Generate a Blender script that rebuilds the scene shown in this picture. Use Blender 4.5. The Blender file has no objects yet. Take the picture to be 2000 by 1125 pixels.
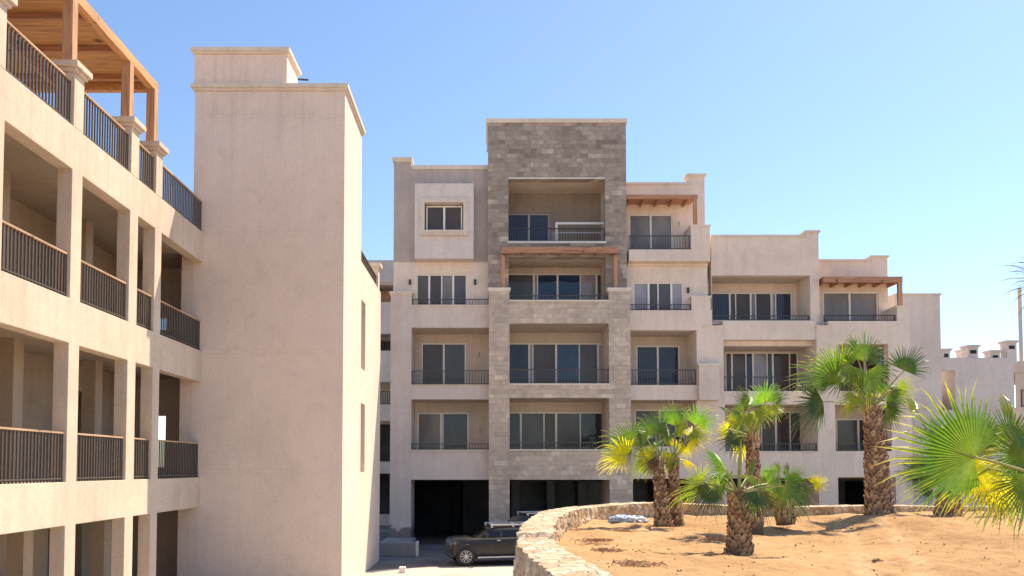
import bpy, bmesh, math, random
from mathutils import Vector, Matrix, noise
R = math.radians
scene = bpy.context.scene
random.seed(11)

# ------------------------------------------------------------------ camera
F_PX, CX, H, PITCH = 1500.0, 953.0, 3.6, R(2.2)
CY = 911 - F_PX*math.tan(PITCH)
cd = bpy.data.cameras.new('camera'); cam = bpy.data.objects.new('camera', cd)
scene.collection.objects.link(cam); scene.camera = cam
cd.sensor_width = 36; cd.lens = 36*F_PX/2000
cd.shift_x = (1000-CX)/2000; cd.shift_y = (CY-562.5)/2000
cd.clip_start = .1; cd.clip_end = 3000
cam.location = (0, 0, H); cam.rotation_euler = (R(90)+PITCH, 0, 0)
scene.render.resolution_x = 1024; scene.render.resolution_y = 576

# ------------------------------------------------------------------ light
SUN_AZ, SUN_EL = R(50), R(55.5)          # azimuth from +Y towards +X
world = bpy.data.worlds.new("World"); scene.world = world; world.use_nodes = True
wn = world.node_tree.nodes; wl = world.node_tree.links
bg = wn['Background']
sky = wn.new('ShaderNodeTexSky'); sky.sky_type = 'NISHITA'; sky.sun_disc = False
sky.sun_elevation = SUN_EL; sky.sun_rotation = SUN_AZ
sky.altitude = 0; sky.air_density = 1.0; sky.dust_density = 0.35; sky.ozone_density = 3.2
wl.new(sky.outputs[0], bg.inputs[0]); bg.inputs[1].default_value = 0.1
sd = bpy.data.lights.new('sun', 'SUN'); sd.energy = 3.7; sd.angle = R(.5); sd.color = (1, .86, .64)
sun = bpy.data.objects.new('sun', sd); scene.collection.objects.link(sun)
sv = Vector((math.sin(SUN_AZ)*math.cos(SUN_EL), math.cos(SUN_AZ)*math.cos(SUN_EL), math.sin(SUN_EL)))
sun.rotation_euler = sv.to_track_quat('Z', 'Y').to_euler(); sun.location = (20, 20, 40)
vs = scene.view_settings
vs.view_transform = 'Standard'; vs.look = 'None'; vs.gamma = 1; vs.use_curve_mapping = False
vs.exposure = 1.14

# ------------------------------------------------------------------ measuring helpers (photo -> metres at a known depth)
def _v(y): return (CY-y)/F_PX
def zz(y, d):
    v = _v(y); return H + d*(math.sin(PITCH)+v*math.cos(PITCH))/(math.cos(PITCH)-v*math.sin(PITCH))
def xx(x, y, d):
    v = _v(y); return d*(x-CX)/F_PX/(math.cos(PITCH)-v*math.sin(PITCH))
def pt(x, y, d): return Vector((xx(x, y, d), d, zz(y, d)))

# ------------------------------------------------------------------ object helpers
COL = scene.collection
def thing(name, label, cat, loc=(0, 0, 0), group=None):
    o = bpy.data.objects.new(name, None); COL.objects.link(o); o.location = loc
    o.empty_display_size = .3
    o['label'] = label; o['category'] = cat
    if group: o['group'] = group
    return o
def tag(o, label, cat, group=None):
    o['label'] = label; o['category'] = cat
    if group: o['group'] = group
    return o
class MB:
    def __init__(s): s.v = []; s.f = []; s.m = []; s.att = []
    def add(s, vs, fs, mi=0, a=None):
        n = len(s.v); s.v += [tuple(p) for p in vs]
        s.att += list(a) if a is not None else [0.0]*len(vs)
        for f in fs: s.f.append([n+i for i in f]); s.m.append(mi)
    def box(s, x0, x1, y0, y1, z0, z1, mi=0, a=0.0):
        if x0 > x1: x0, x1 = x1, x0
        if y0 > y1: y0, y1 = y1, y0
        if z0 > z1: z0, z1 = z1, z0
        s.add([(x0,y0,z0),(x1,y0,z0),(x1,y1,z0),(x0,y1,z0),(x0,y0,z1),(x1,y0,z1),(x1,y1,z1),(x0,y1,z1)],
              [(0,3,2,1),(4,5,6,7),(0,1,5,4),(1,2,6,5),(2,3,7,6),(3,0,4,7)], mi, [a]*8)
        return s
    def tube(s, pts, rad, n=8, mi=0, a=0.0, caps=True):
        rings = []; base = len(s.v); vsl = []
        for i, p in enumerate(pts):
            p = Vector(p)
            t = (Vector(pts[min(i+1, len(pts)-1)])-Vector(pts[max(i-1, 0)])).normalized()
            u = t.orthogonal().normalized() if i == 0 else (u - t*u.dot(t)).normalized()
            w = t.cross(u); r = rad[i] if isinstance(rad, (list, tuple)) else rad
            vsl += [p+u*(r*math.cos(2*math.pi*k/n))+w*(r*math.sin(2*math.pi*k/n)) for k in range(n)]
        fs = []
        for i in range(len(pts)-1):
            for k in range(n):
                fs.append((i*n+k, i*n+(k+1) % n, (i+1)*n+(k+1) % n, (i+1)*n+k))
        if caps: fs.append(tuple(range(n))[::-1]); fs.append(tuple((len(pts)-1)*n+k for k in range(n)))
        s.add(vsl, fs, mi, [a]*len(vsl)); return s
    def panel(s, u0, u1, z0, z1, d0, d1, holes=(), axis='y', mi=0, cuts=4.0):
        """a wall slab with rectangular openings as one closed skin; axis: the direction of its thickness"""
        us = sorted(set([u0, u1]+[min(max(h[i], u0), u1) for h in holes for i in (0, 1)]))
        zs = sorted(set([z0, z1]+[min(max(h[i], z0), z1) for h in holes for i in (2, 3)]))
        us = [u for i, u in enumerate(us) if i == 0 or u-us[i-1] > 1e-4]; zs = [z for i, z in enumerate(zs) if i == 0 or z-zs[i-1] > 1e-4]
        def solid(i, j):
            if i < 0 or j < 0 or i >= len(us)-1 or j >= len(zs)-1: return False
            cu = (us[i]+us[i+1])/2; cz = (zs[j]+zs[j+1])/2
            return not any(h[0] < cu < h[1] and h[2] < cz < h[3] for h in holes)
        idx = {}; V = []
        def vid(i, j, k):
            key = (i, j, k)
            if key not in idx:
                idx[key] = len(V); d = (d0, d1)[k]
                V.append((us[i], d, zs[j]) if axis == 'y' else (d, us[i], zs[j]))
            return idx[key]
        Fs = []
        for i in range(len(us)-1):
            for j in range(len(zs)-1):
                if not solid(i, j): continue
                for k in (0, 1): Fs.append((vid(i,j,k), vid(i+1,j,k), vid(i+1,j+1,k), vid(i,j+1,k)))
                if not solid(i-1, j): Fs.append((vid(i,j,0), vid(i,j,1), vid(i,j+1,1), vid(i,j+1,0)))
                if not solid(i+1, j): Fs.append((vid(i+1,j,0), vid(i+1,j,1), vid(i+1,j+1,1), vid(i+1,j+1,0)))
                if not solid(i, j-1): Fs.append((vid(i,j,0), vid(i+1,j,0), vid(i+1,j,1), vid(i,j,1)))
                if not solid(i, j+1): Fs.append((vid(i,j+1,0), vid(i+1,j+1,0), vid(i+1,j+1,1), vid(i,j+1,1)))
        s.add(V, Fs, mi); return s
    def build(s, name, mats, parent=None, smooth=False, bevel=0, att=None, recalc=True, split=0):
        if split:
            nv = 8*split; out = []
            for i in range(0, len(s.v), nv):
                q = MB(); q.v = s.v[i:i+nv]; q.att = s.att[i:i+nv]; nf = 6*split; j = i//nv*nf
                q.f = [[k-i for k in f] for f in s.f[j:j+nf]]; q.m = s.m[j:j+nf]; out.append(q.build(name, mats, parent, smooth, bevel))
            return out[0]
        root = parent
        while root is not None and root.parent: root = root.parent
        off = Vector(root.location) if root else Vector((0, 0, 0))
        me = bpy.data.meshes.new(name)
        me.from_pydata([tuple(Vector(p)-off) for p in s.v], [], s.f)
        if not isinstance(mats, (list, tuple)): mats = [mats]
        for m in mats: me.materials.append(m)
        me.polygons.foreach_set('material_index', s.m)
        if recalc:
            bm = bmesh.new(); bm.from_mesh(me); bmesh.ops.recalc_face_normals(bm, faces=bm.faces); bm.to_mesh(me); bm.free()
        if att:
            A = me.attributes.new(att, 'FLOAT', 'POINT'); A.data.foreach_set('value', s.att)
        if smooth: me.shade_smooth()
        o = bpy.data.objects.new(name, me); COL.objects.link(o); o.parent = parent
        if bevel:
            b = o.modifiers.new('bevel', 'BEVEL'); b.width = bevel; b.segments = 2; b.limit_method = 'ANGLE'; b.angle_limit = R(40)
        return o

# ------------------------------------------------------------------ materials
def mat(name):
    m = bpy.data.materials.new(name); m.use_nodes = True
    return m, m.node_tree.nodes, m.node_tree.links, m.node_tree.nodes['Principled BSDF']
def ramp(nd, stops):
    r = nd.new('ShaderNodeValToRGB'); e = r.color_ramp.elements
    e[0].position, e[0].color = stops[0][0], (*stops[0][1], 1); e[1].position, e[1].color = stops[-1][0], (*stops[-1][1], 1)
    for p, c in stops[1:-1]:
        q = e.new(p); q.color = (*c, 1)
    return r
def tex(nd, ln, kind='Noise', scale=1, detail=4, rough=.55, vec=None, dist=0):
    t = nd.new('ShaderNodeTex'+kind); t.inputs['Scale'].default_value = scale
    if kind == 'Noise':
        t.inputs['Detail'].default_value = detail; t.inputs['Roughness'].default_value = rough; t.inputs['Distortion'].default_value = dist
    if vec is not None: ln.new(vec, t.inputs['Vector'])
    return t
def coords(nd, ln, scale=(1, 1, 1), which='Position'):
    if which == 'Position':
        g = nd.new('ShaderNodeNewGeometry'); src = g.outputs['Position']
    else:
        g = nd.new('ShaderNodeTexCoord'); src = g.outputs[which]
    mp = nd.new('ShaderNodeMapping'); mp.inputs['Scale'].default_value = scale
    ln.new(src, mp.inputs['Vector']); return mp.outputs[0]
def mixc(nd, ln, a, b, fac, mode='MIX'):
    x = nd.new('ShaderNodeMix'); x.data_type = 'RGBA'; x.blend_type = mode
    for k, v in ((6, a), (7, b), (0, fac)):
        if isinstance(v, (int, float)): x.inputs[k].default_value = v
        elif isinstance(v, tuple): x.inputs[k].default_value = (*v, 1)
        else: ln.new(v, x.inputs[k])
    return x.outputs[2]
def bump(nd, ln, h, strength, dist, bs, prev=None):
    b = nd.new('ShaderNodeBump'); b.inputs['Strength'].default_value = strength; b.inputs['Distance'].default_value = dist
    ln.new(h, b.inputs['Height'])
    if prev: ln.new(prev, b.inputs['Normal'])
    ln.new(b.outputs[0], bs.inputs['Normal']); return b.outputs[0]

def stucco(name, col, var=.08, streak=.12, stain=None, joint=0, drip=0):
    m, nd, ln, bs = mat(name)
    n1 = tex(nd, ln, scale=.35, detail=6, rough=.6, vec=coords(nd, ln), dist=.6)
    n2 = tex(nd, ln, scale=1.0, detail=5, rough=.65, vec=coords(nd, ln, (3.2, 3.2, .35)))
    n3 = tex(nd, ln, scale=16, detail=5, rough=.7, vec=coords(nd, ln))
    n4 = tex(nd, ln, scale=1.7, detail=7, rough=.7, vec=coords(nd, ln), dist=1.2)
    dark = tuple(c*(1-var*1.5) for c in col); lite = tuple(min(1, c*(1+var)) for c in col)
    r1 = ramp(nd, [(.32, dark), (.5, col), (.68, lite)]); ln.new(n1.outputs[0], r1.inputs[0])
    r2 = ramp(nd, [(.3, (1-streak*.8,)*3), (.55, (1, 1, 1)), (.75, (1+streak*.25,)*3)]); ln.new(n2.outputs[0], r2.inputs[0])
    r3 = ramp(nd, [(.3, (.9, .9, .9)), (.7, (1.06, 1.06, 1.06))]); ln.new(n3.outputs[0], r3.inputs[0])
    r4 = ramp(nd, [(.28, (.92, .915, .91)), (.47, (1, 1, 1)), (.7, (1.03, 1.025, 1.02))]); ln.new(n4.outputs[0], r4.inputs[0])
    c = mixc(nd, ln, r1.outputs[0], r2.outputs[0], 1.0, 'MULTIPLY')
    c = mixc(nd, ln, c, r3.outputs[0], 1.0, 'MULTIPLY'); c = mixc(nd, ln, c, r4.outputs[0], 1.0, 'MULTIPLY')
    if stain:      # rising damp below a ragged line
        g = nd.new('ShaderNodeNewGeometry'); sp = nd.new('ShaderNodeSeparateXYZ'); ln.new(g.outputs['Position'], sp.inputs[0])
        ns = tex(nd, ln, scale=1.6, detail=6, rough=.7, vec=coords(nd, ln))
        ma = nd.new('ShaderNodeMath'); ma.operation = 'MULTIPLY_ADD'; ma.inputs[1].default_value = 1.6
        ln.new(ns.outputs[0], ma.inputs[0]); ln.new(sp.outputs[2], ma.inputs[2])
        rr = ramp(nd, [(0, (.32, .31, .32)), (.02, (.5, .49, .49)), (1, (.5, .49, .49))])
        mr = nd.new('ShaderNodeMapRange'); mr.inputs[1].default_value = stain+.75; mr.inputs[2].default_value = stain+.9
        ln.new(ma.outputs[0], mr.inputs[0])
        c = mixc(nd, ln, mixc(nd, ln, c, (.36, .35, .36), 1.0, 'MULTIPLY'), c, mr.outputs[0])
    if joint:      # faint pour lines every storey
        g = nd.new('ShaderNodeNewGeometry'); sp = nd.new('ShaderNodeSeparateXYZ'); ln.new(g.outputs['Position'], sp.inputs[0])
        md = nd.new('ShaderNodeMath'); md.operation = 'PINGPONG'; md.inputs[1].default_value = joint/2; ln.new(sp.outputs[2], md.inputs[0])
        nj = tex(nd, ln, scale=2.5, detail=5, vec=coords(nd, ln)); mj = nd.new('ShaderNodeMath'); mj.operation = 'MULTIPLY_ADD'; mj.inputs[1].default_value = .25
        ln.new(nj.outputs[0], mj.inputs[0]); ln.new(md.outputs[0], mj.inputs[2])
        rj = ramp(nd, [(.10, (1.07, 1.065, 1.06)), (.155, (.965, .96, .955)), (.24, (1, 1, 1))]); ln.new(mj.outputs[0], rj.inputs[0])
        c = mixc(nd, ln, c, rj.outputs[0], 1.0, 'MULTIPLY')
    if drip:       # rain streaks running down from the coping
        g = nd.new('ShaderNodeNewGeometry'); sp = nd.new('ShaderNodeSeparateXYZ'); ln.new(g.outputs['Position'], sp.inputs[0])
        nk = tex(nd, ln, scale=1.0, detail=4, rough=.7, vec=coords(nd, ln, (5, 5, .12)))
        rk_ = ramp(nd, [(.52, (0, 0, 0)), (.68, (1, 1, 1))]); ln.new(nk.outputs[0], rk_.inputs[0])
        mr = nd.new('ShaderNodeMapRange'); mr.inputs[1].default_value = drip-4; mr.inputs[2].default_value = drip; mr.inputs[3].default_value = 0; mr.inputs[4].default_value = .55
        ln.new(sp.outputs[2], mr.inputs[0]); mm = nd.new('ShaderNodeMath'); mm.operation = 'MULTIPLY'; ln.new(rk_.outputs[0], mm.inputs[0]); ln.new(mr.outputs[0], mm.inputs[1])
        c = mixc(nd, ln, c, mixc(nd, ln, c, (.78, .76, .74), 1.0, 'MULTIPLY'), mm.outputs[0])
    ln.new(c, bs.inputs['Base Color']); bs.inputs['Roughness'].default_value = .92
    bs.inputs['Specular IOR Level'].default_value = .25
    nf = tex(nd, ln, scale=55, detail=4, rough=.6, vec=coords(nd, ln))
    p = bump(nd, ln, nf.outputs[0], .35, .01, bs); bump(nd, ln, n4.outputs[0], .25, .03, bs, p)
    return m
M = {}
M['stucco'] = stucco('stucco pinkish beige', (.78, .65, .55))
M['stucco_low'] = stucco('stucco lower grey beige', (.66, .555, .49), stain=.8)
M['stucco_up'] = stucco('stucco upper mauve beige', (.47, .40, .36), var=.1)
M['stucco_dim'] = stucco('stucco darkened for recess shade', (.62, .52, .44))  # facade stucco darkened, recess shade mixed into the colour
M['stucco_grey'] = stucco('stucco pale grey', (.68, .60, .56))
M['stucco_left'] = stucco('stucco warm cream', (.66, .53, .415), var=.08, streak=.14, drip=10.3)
M['tower'] = stucco('stucco tower rose', (.80, .635, .53), var=.05, streak=.05, joint=3.45, drip=14.6)
M['trim'] = stucco('pale trim', (.72, .62, .52), var=.06, streak=.14)
M['stone_trim'] = stucco('white stone sill', (.74, .69, .62), var=.06, streak=.1)
M['pave_wall'] = stucco('grey render kerb', (.3, .29, .28))

def ashlar(name, tones):
    m, nd, ln, bs = mat(name)
    g = nd.new('ShaderNodeNewGeometry'); sp = nd.new('ShaderNodeSeparateXYZ'); ln.new(g.outputs['Position'], sp.inputs[0])
    ad = nd.new('ShaderNodeMath'); ln.new(sp.outputs[0], ad.inputs[0]); ln.new(sp.outputs[1], ad.inputs[1])
    cb = nd.new('ShaderNodeCombineXYZ'); ln.new(ad.outputs[0], cb.inputs[0]); ln.new(sp.outputs[2], cb.inputs[1])
    wob = tex(nd, ln, scale=3, detail=2, vec=coords(nd, ln))
    vm = nd.new('ShaderNodeVectorMath'); vm.operation = 'MULTIPLY_ADD'; vm.inputs[1].default_value = (.03, .03, 0)
    ln.new(wob.outputs[1], vm.inputs[0]); ln.new(cb.outputs[0], vm.inputs[2])
    def brick(w, h, off, fr, mort):
        b = nd.new('ShaderNodeTexBrick'); b.inputs['Scale'].default_value = 1
        b.inputs['Brick Width'].default_value = w; b.inputs['Row Height'].default_value = h
        b.inputs['Mortar Size'].default_value = mort; b.inputs['Mortar Smooth'].default_value = .3
        b.offset = off; b.offset_frequency = 2; b.squash = fr; b.squash_frequency = 3
        b.inputs['Color1'].default_value = (0, 0, 0, 1); b.inputs['Color2'].default_value = (1, 1, 1, 1); b.inputs['Mortar'].default_value = (.5, .5, .5, 1)
        ln.new(vm.outputs[0], b.inputs['Vector']); return b
    b1 = brick(.60, .215, .43, 1.4, .006); b2 = brick(.37, .215, .31, .7, .004)
    r1 = ramp(nd, tones); r1.color_ramp.interpolation = 'LINEAR'
    mx = mixc(nd, ln, b1.outputs[0], b2.outputs[0], .38); ln.new(mx, r1.inputs[0])
    n1 = tex(nd, ln, scale=5, detail=6, rough=.7, vec=coords(nd, ln)); r2 = ramp(nd, [(.3, (.78, .77, .76)), (.6, (1.04, 1.04, 1.03))]); ln.new(n1.outputs[0], r2.inputs[0])
    n2 = tex(nd, ln, scale=.5, detail=4, vec=coords(nd, ln)); r3 = ramp(nd, [(.3, (.84, .84, .85)), (.7, (1.08, 1.06, 1.03))]); ln.new(n2.outputs[0], r3.inputs[0])
    c = mixc(nd, ln, r1.outputs[0], r2.outputs[0], 1.0, 'MULTIPLY'); c = mixc(nd, ln, c, r3.outputs[0], 1.0, 'MULTIPLY')
    mo = nd.new('ShaderNodeMath'); mo.operation = 'MULTIPLY'; mo.inputs[1].default_value = .35; ln.new(b1.outputs['Fac'], mo.inputs[0])
    c = mixc(nd, ln, c, (.24, .2, .17), mo.outputs[0])
    ln.new(c, bs.inputs['Base Color']); bs.inputs['Roughness'].default_value = .9; bs.inputs['Specular IOR Level'].default_value = .25
    hh = nd.new('ShaderNodeMath'); hh.operation = 'MULTIPLY_ADD'; hh.inputs[1].default_value = -1.0
    ln.new(b1.outputs['Fac'], hh.inputs[0]); ln.new(mx, hh.inputs[2])
    p = bump(nd, ln, hh.outputs[0], .5, .03, bs); bump(nd, ln, n1.outputs[0], .5, .03, bs, p)
    return m
M['ashlar_up'] = ashlar('ashlar grey stone', [(0, (.23, .19, .162)), (.3, (.33, .275, .235)), (.62, (.39, .33, .285)), (.8, (.46, .395, .335)), (1, (.62, .54, .44))])
M['ashlar'] = ashlar('ashlar beige stone', [(0, (.50, .41, .34)), (.4, (.58, .48, .395)), (.68, (.63, .525, .43)), (.82, (.72, .605, .49)), (1, (.80, .68, .54))])

def rubble():
    m, nd, ln, bs = mat('rubble stone')
    v = nd.new('ShaderNodeTexVoronoi'); v.feature = 'DISTANCE_TO_EDGE'; v.inputs['Scale'].default_value = 5.5
    vc = nd.new('ShaderNodeTexVoronoi'); vc.inputs['Scale'].default_value = 5.5
    wb = tex(nd, ln, scale=4, detail=3, vec=coords(nd, ln))
    vm = nd.new('ShaderNodeVectorMath'); vm.operation = 'MULTIPLY_ADD'; vm.inputs[1].default_value = (.12, .12, .12)
    ln.new(wb.outputs[1], vm.inputs[0]); ln.new(coords(nd, ln, (1, 1, .75)), vm.inputs[2])
    ln.new(vm.outputs[0], v.inputs['Vector']); ln.new(vm.outputs[0], vc.inputs['Vector'])
    sp = nd.new('ShaderNodeSeparateColor'); ln.new(vc.outputs['Color'], sp.inputs[0])
    r = ramp(nd, [(0, (.46, .32, .20)), (.35, (.60, .45, .31)), (.7, (.68, .54, .39)), (1, (.76, .64, .49))]); ln.new(sp.outputs[0], r.inputs[0])
    n = tex(nd, ln, scale=14, detail=6, rough=.75, vec=coords(nd, ln)); r2 = ramp(nd, [(.3, (.7, .66, .62)), (.62, (1.08, 1.07, 1.05))]); ln.new(n.outputs[0], r2.inputs[0])
    c = mixc(nd, ln, r.outputs[0], r2.outputs[0], 1.0, 'MULTIPLY')
    re = ramp(nd, [(.0, (0, 0, 0)), (.07, (1, 1, 1))]); ln.new(v.outputs[0], re.inputs[0])
    c = mixc(nd, ln, (.60, .48, .36), c, re.outputs[0]); ln.new(c, bs.inputs['Base Color']); bs.inputs['Roughness'].default_value = .95
    p = bump(nd, ln, re.outputs[0], .8, .03, bs); bump(nd, ln, n.outputs[0], .7, .03, bs, p); return m
M['rubble'] = rubble()

def simple(name, col, rough=.6, metal=0, spec=.5, nscale=12, nvar=.12, bmp=0, coat=0):
    m, nd, ln, bs = mat(name)
    n = tex(nd, ln, scale=nscale, detail=5, rough=.65, vec=coords(nd, ln, which='Object'))
    r = ramp(nd, [(.3, tuple(c*(1-nvar) for c in col)), (.7, tuple(min(1, c*(1+nvar)) for c in col))]); ln.new(n.outputs[0], r.inputs[0])
    ln.new(r.outputs[0], bs.inputs['Base Color']); bs.inputs['Roughness'].default_value = rough; bs.inputs['Metallic'].default_value = metal
    bs.inputs['Specular IOR Level'].default_value = spec; bs.inputs['Coat Weight'].default_value = coat
    if bmp: bump(nd, ln, n.outputs[0], bmp, .01, bs)
    return m
def wood(name, col, axis):
    m, nd, ln, bs = mat(name)
    sc = [9, 9, 9]; sc[axis] = .7
    n = tex(nd, ln, scale=1.6, detail=7, rough=.65, vec=coords(nd, ln, tuple(sc)), dist=.4)
    r = ramp(nd, [(.28, tuple(c*.5 for c in col)), (.5, col), (.75, tuple(min(1, c*1.35) for c in col))]); ln.new(n.outputs[0], r.inputs[0])
    k = tex(nd, ln, scale=2.2, detail=2, vec=coords(nd, ln)); rk = ramp(nd, [(.27, (.35, .28, .25)), (.32, (1, 1, 1))]); ln.new(k.outputs[0], rk.inputs[0])
    c = mixc(nd, ln, r.outputs[0], rk.outputs[0], 1.0, 'MULTIPLY'); ln.new(c, bs.inputs['Base Color']); bs.inputs['Roughness'].default_value = .7
    bump(nd, ln, n.outputs[0], .3, .01, bs); return m
M['wood_x'] = wood('orange timber', (.44, .215, .125), 0)
M['wood_y'] = wood('golden timber', (.58, .29, .12), 1)
M['wood_z'] = wood('orange post timber', (.48, .26, .14), 2)
M['wood_rail'] = wood('oiled handrail', (.50, .32, .20), 1)
M['planks'] = wood('roof planks', (.55, .29, .12), 0)
M['iron'] = simple('dark brown iron', (.055, .044, .038), .42, .3)
M['iron_grey'] = simple('grey brown iron', (.085, .07, .066), .5, .2)
M['iron_left'] = simple('sunlit tone brown iron', (.115, .095, .082), .42, .2)  # iron lightened so the gallery bars look sunlit
M['frame'] = simple('white aluminium frame', (.80, .76, .71), .4, nvar=.05)
M['frame_grey'] = simple('dusty grey aluminium frame', (.42, .40, .39), .4, nvar=.08)
M['lampblack'] = simple('black lamp housing', (.02, .02, .02), .4)
M['dark'] = simple('dark unlit render', (.05, .05, .053), .95, spec=.1, nscale=.8, nvar=.35)  # near-black base colour stands in for lack of light inside
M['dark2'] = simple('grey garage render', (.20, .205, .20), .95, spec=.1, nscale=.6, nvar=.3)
def glass(name, col, ior=1.5, rough=.04, var=.3):
    m, nd, ln, bs = mat(name)
    n = tex(nd, ln, scale=.9, detail=3, vec=coords(nd, ln, (1, 1, .5)))
    r = ramp(nd, [(.3, tuple(c*(1-var) for c in col)), (.7, tuple(c*(1+var) for c in col))]); ln.new(n.outputs[0], r.inputs[0])
    ln.new(r.outputs[0], bs.inputs['Base Color']); bs.inputs['Roughness'].default_value = rough; bs.inputs['IOR'].default_value = ior
    n2 = tex(nd, ln, scale=1.3, detail=1, vec=coords(nd, ln)); bump(nd, ln, n2.outputs[0], .3, .03, bs)
    return m
G = [glass('dusty brown glass', (.085, .068, .060), 1.38, .12), glass('slate blue glass', (.042, .048, .075), 1.42),
     glass('grey glass', (.095, .088, .088), 1.4, .12), glass('glass with pale curtain', (.30, .27, .29), 1.5, .12),
     glass('deep blue glass', (.022, .045, .10), 1.5), glass('dusty pale glass', (.20, .185, .18), 1.45, .25)]

def sandmat():
    m, nd, ln, bs = mat('ochre sand')
    n1 = tex(nd, ln, scale=.55, detail=6, rough=.6, vec=coords(nd, ln), dist=.5)
    r1 = ramp(nd, [(.3, (.40, .235, .115)), (.5, (.49, .30, .152)), (.7, (.56, .365, .20))]); ln.new(n1.outputs[0], r1.inputs[0])
    n2 = tex(nd, ln, scale=5, detail=8, rough=.72, vec=coords(nd, ln)); r2 = ramp(nd, [(.32, (.74, .71, .68)), (.5, (1, 1, 1)), (.72, (1.08, 1.08, 1.08))]); ln.new(n2.outputs[0], r2.inputs[0])
    c = mixc(nd, ln, r1.outputs[0], r2.outputs[0], 1.0, 'MULTIPLY')
    at = nd.new('ShaderNodeAttribute'); at.attribute_name = 'track'
    c = mixc(nd, ln, c, (.62, .43, .25), at.outputs['Fac'])
    v = nd.new('ShaderNodeTexVoronoi'); v.inputs['Scale'].default_value = 9; ln.new(coords(nd, ln), v.inputs['Vector'])
    rv = ramp(nd, [(.07, (.42, .33, .26)), (.12, (1, 1, 1))]); ln.new(v.outputs[0], rv.inputs[0]); c = mixc(nd, ln, c, rv.outputs[0], .8, 'MULTIPLY')
    ln.new(c, bs.inputs['Base Color']); bs.inputs['Roughness'].default_value = 1; bs.inputs['Specular IOR Level'].default_value = .1
    n3 = tex(nd, ln, scale=30, detail=6, rough=.7, vec=coords(nd, ln))
    p = bump(nd, ln, n3.outputs[0], .5, .02, bs); bump(nd, ln, n2.outputs[0], .7, .08, bs, p); return m
M['sand'] = sandmat()
def groundmat(name, c0, c1, c2):
    m, nd, ln, bs = mat(name)
    n1 = tex(nd, ln, scale=.35, detail=8, rough=.65, vec=coords(nd, ln), dist=.4)
    r1 = ramp(nd, [(.33, c0), (.5, c1), (.68, c2)]); ln.new(n1.outputs[0], r1.inputs[0])
    n2 = tex(nd, ln, scale=22, detail=6, rough=.7, vec=coords(nd, ln)); r2 = ramp(nd, [(.3, (.75, .75, .75)), (.7, (1.1, 1.1, 1.1))]); ln.new(n2.outputs[0], r2.inputs[0])
    c = mixc(nd, ln, r1.outputs[0], r2.outputs[0], 1.0, 'MULTIPLY'); ln.new(c, bs.inputs['Base Color'])
    bs.inputs['Roughness'].default_value = .95; bump(nd, ln, n2.outputs[0], .5, .02, bs); return m
M['ground'] = groundmat('desert ground', (.36, .27, .18), (.45, .35, .25), (.52, .42, .31))
M['street'] = groundmat('dusty asphalt street', (.10, .098, .095), (.15, .145, .14), (.27, .24, .21))
M['forecourt'] = groundmat('pale dusty forecourt', (.42, .37, .31), (.52, .47, .41), (.62, .56, .49))

def leafmat(name, c_in, c_mid, c_tip, trans=.5, boost=1.6):
    m, nd, ln, bs = mat(name)
    at = nd.new('ShaderNodeAttribute'); at.attribute_name = 'rad'
    nz = tex(nd, ln, scale=2.5, detail=3, vec=coords(nd, ln)); 
    ma = nd.new('ShaderNodeMath'); ma.operation = 'MULTIPLY_ADD'; ma.inputs[1].default_value = .5; ma.inputs[2].default_value = -.25
    ln.new(nz.outputs[0], ma.inputs[0]); ad = nd.new('ShaderNodeMath'); ln.new(at.outputs['Fac'], ad.inputs[0]); ln.new(ma.outputs[0], ad.inputs[1])
    r = ramp(nd, [(0, c_in), (.5, c_mid), (.78, c_mid), (.93, c_tip), (1, (.42, .31, .17))]); ln.new(ad.outputs[0], r.inputs[0])
    n2 = tex(nd, ln, scale=20, detail=3, vec=coords(nd, ln)); r2 = ramp(nd, [(.3, (.75, .78, .7)), (.7, (1.15, 1.1, 1.1))]); ln.new(n2.outputs[0], r2.inputs[0])
    c = mixc(nd, ln, r.outputs[0], r2.outputs[0], 1.0, 'MULTIPLY')
    ln.new(c, bs.inputs['Base Color']); bs.inputs['Roughness'].default_value = .36; bs.inputs['Specular IOR Level'].default_value = .8
    tr = nd.new('ShaderNodeBsdfTranslucent'); ct = mixc(nd, ln, c, (boost*1.0, boost*1.0, boost*.6), 1.0, 'MULTIPLY'); ln.new(ct, tr.inputs[0])
    mx = nd.new('ShaderNodeMixShader'); mx.inputs[0].default_value = trans
    ln.new(bs.outputs[0], mx.inputs[1]); ln.new(tr.outputs[0], mx.inputs[2])
    ln.new(mx.outputs[0], nd['Material Output'].inputs[0]); return m
L = {'g': leafmat('palm leaf green', (.20, .27, .06), (.11, .21, .03), (.38, .37, .10)),
     'd': leafmat('palm leaf dark green', (.10, .16, .04), (.05, .11, .03), (.26, .27, .09), .35, 1.4),
     'l': leafmat('palm leaf lime', (.30, .44, .06), (.17, .37, .035), (.44, .48, .09), .55, 1.75),
     'y': leafmat('palm leaf yellow', (.42, .50, .04), (.62, .60, .03), (.74, .62, .08), .6, 1.9),
     'm': leafmat('palm leaf yellowing', (.28, .34, .05), (.24, .33, .04), (.58, .50, .07), .55, 1.7),
     'b': leafmat('palm leaf dead', (.20, .13, .08), (.17, .10, .06), (.22, .13, .08), .3, 1.1)}
L['t'] = leafmat('palm leaf green with yellow tips', (.20, .28, .05), (.10, .21, .025), (.46, .48, .06), .42, 1.8)
L['t'].node_tree.nodes['Color Ramp'].color_ramp.elements[3].position = .86
L['t'].node_tree.nodes['Color Ramp'].color_ramp.elements[2].position = .66
M['petiole'] = simple('palm stalk', (.30, .32, .10), .5, nvar=.2)
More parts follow.
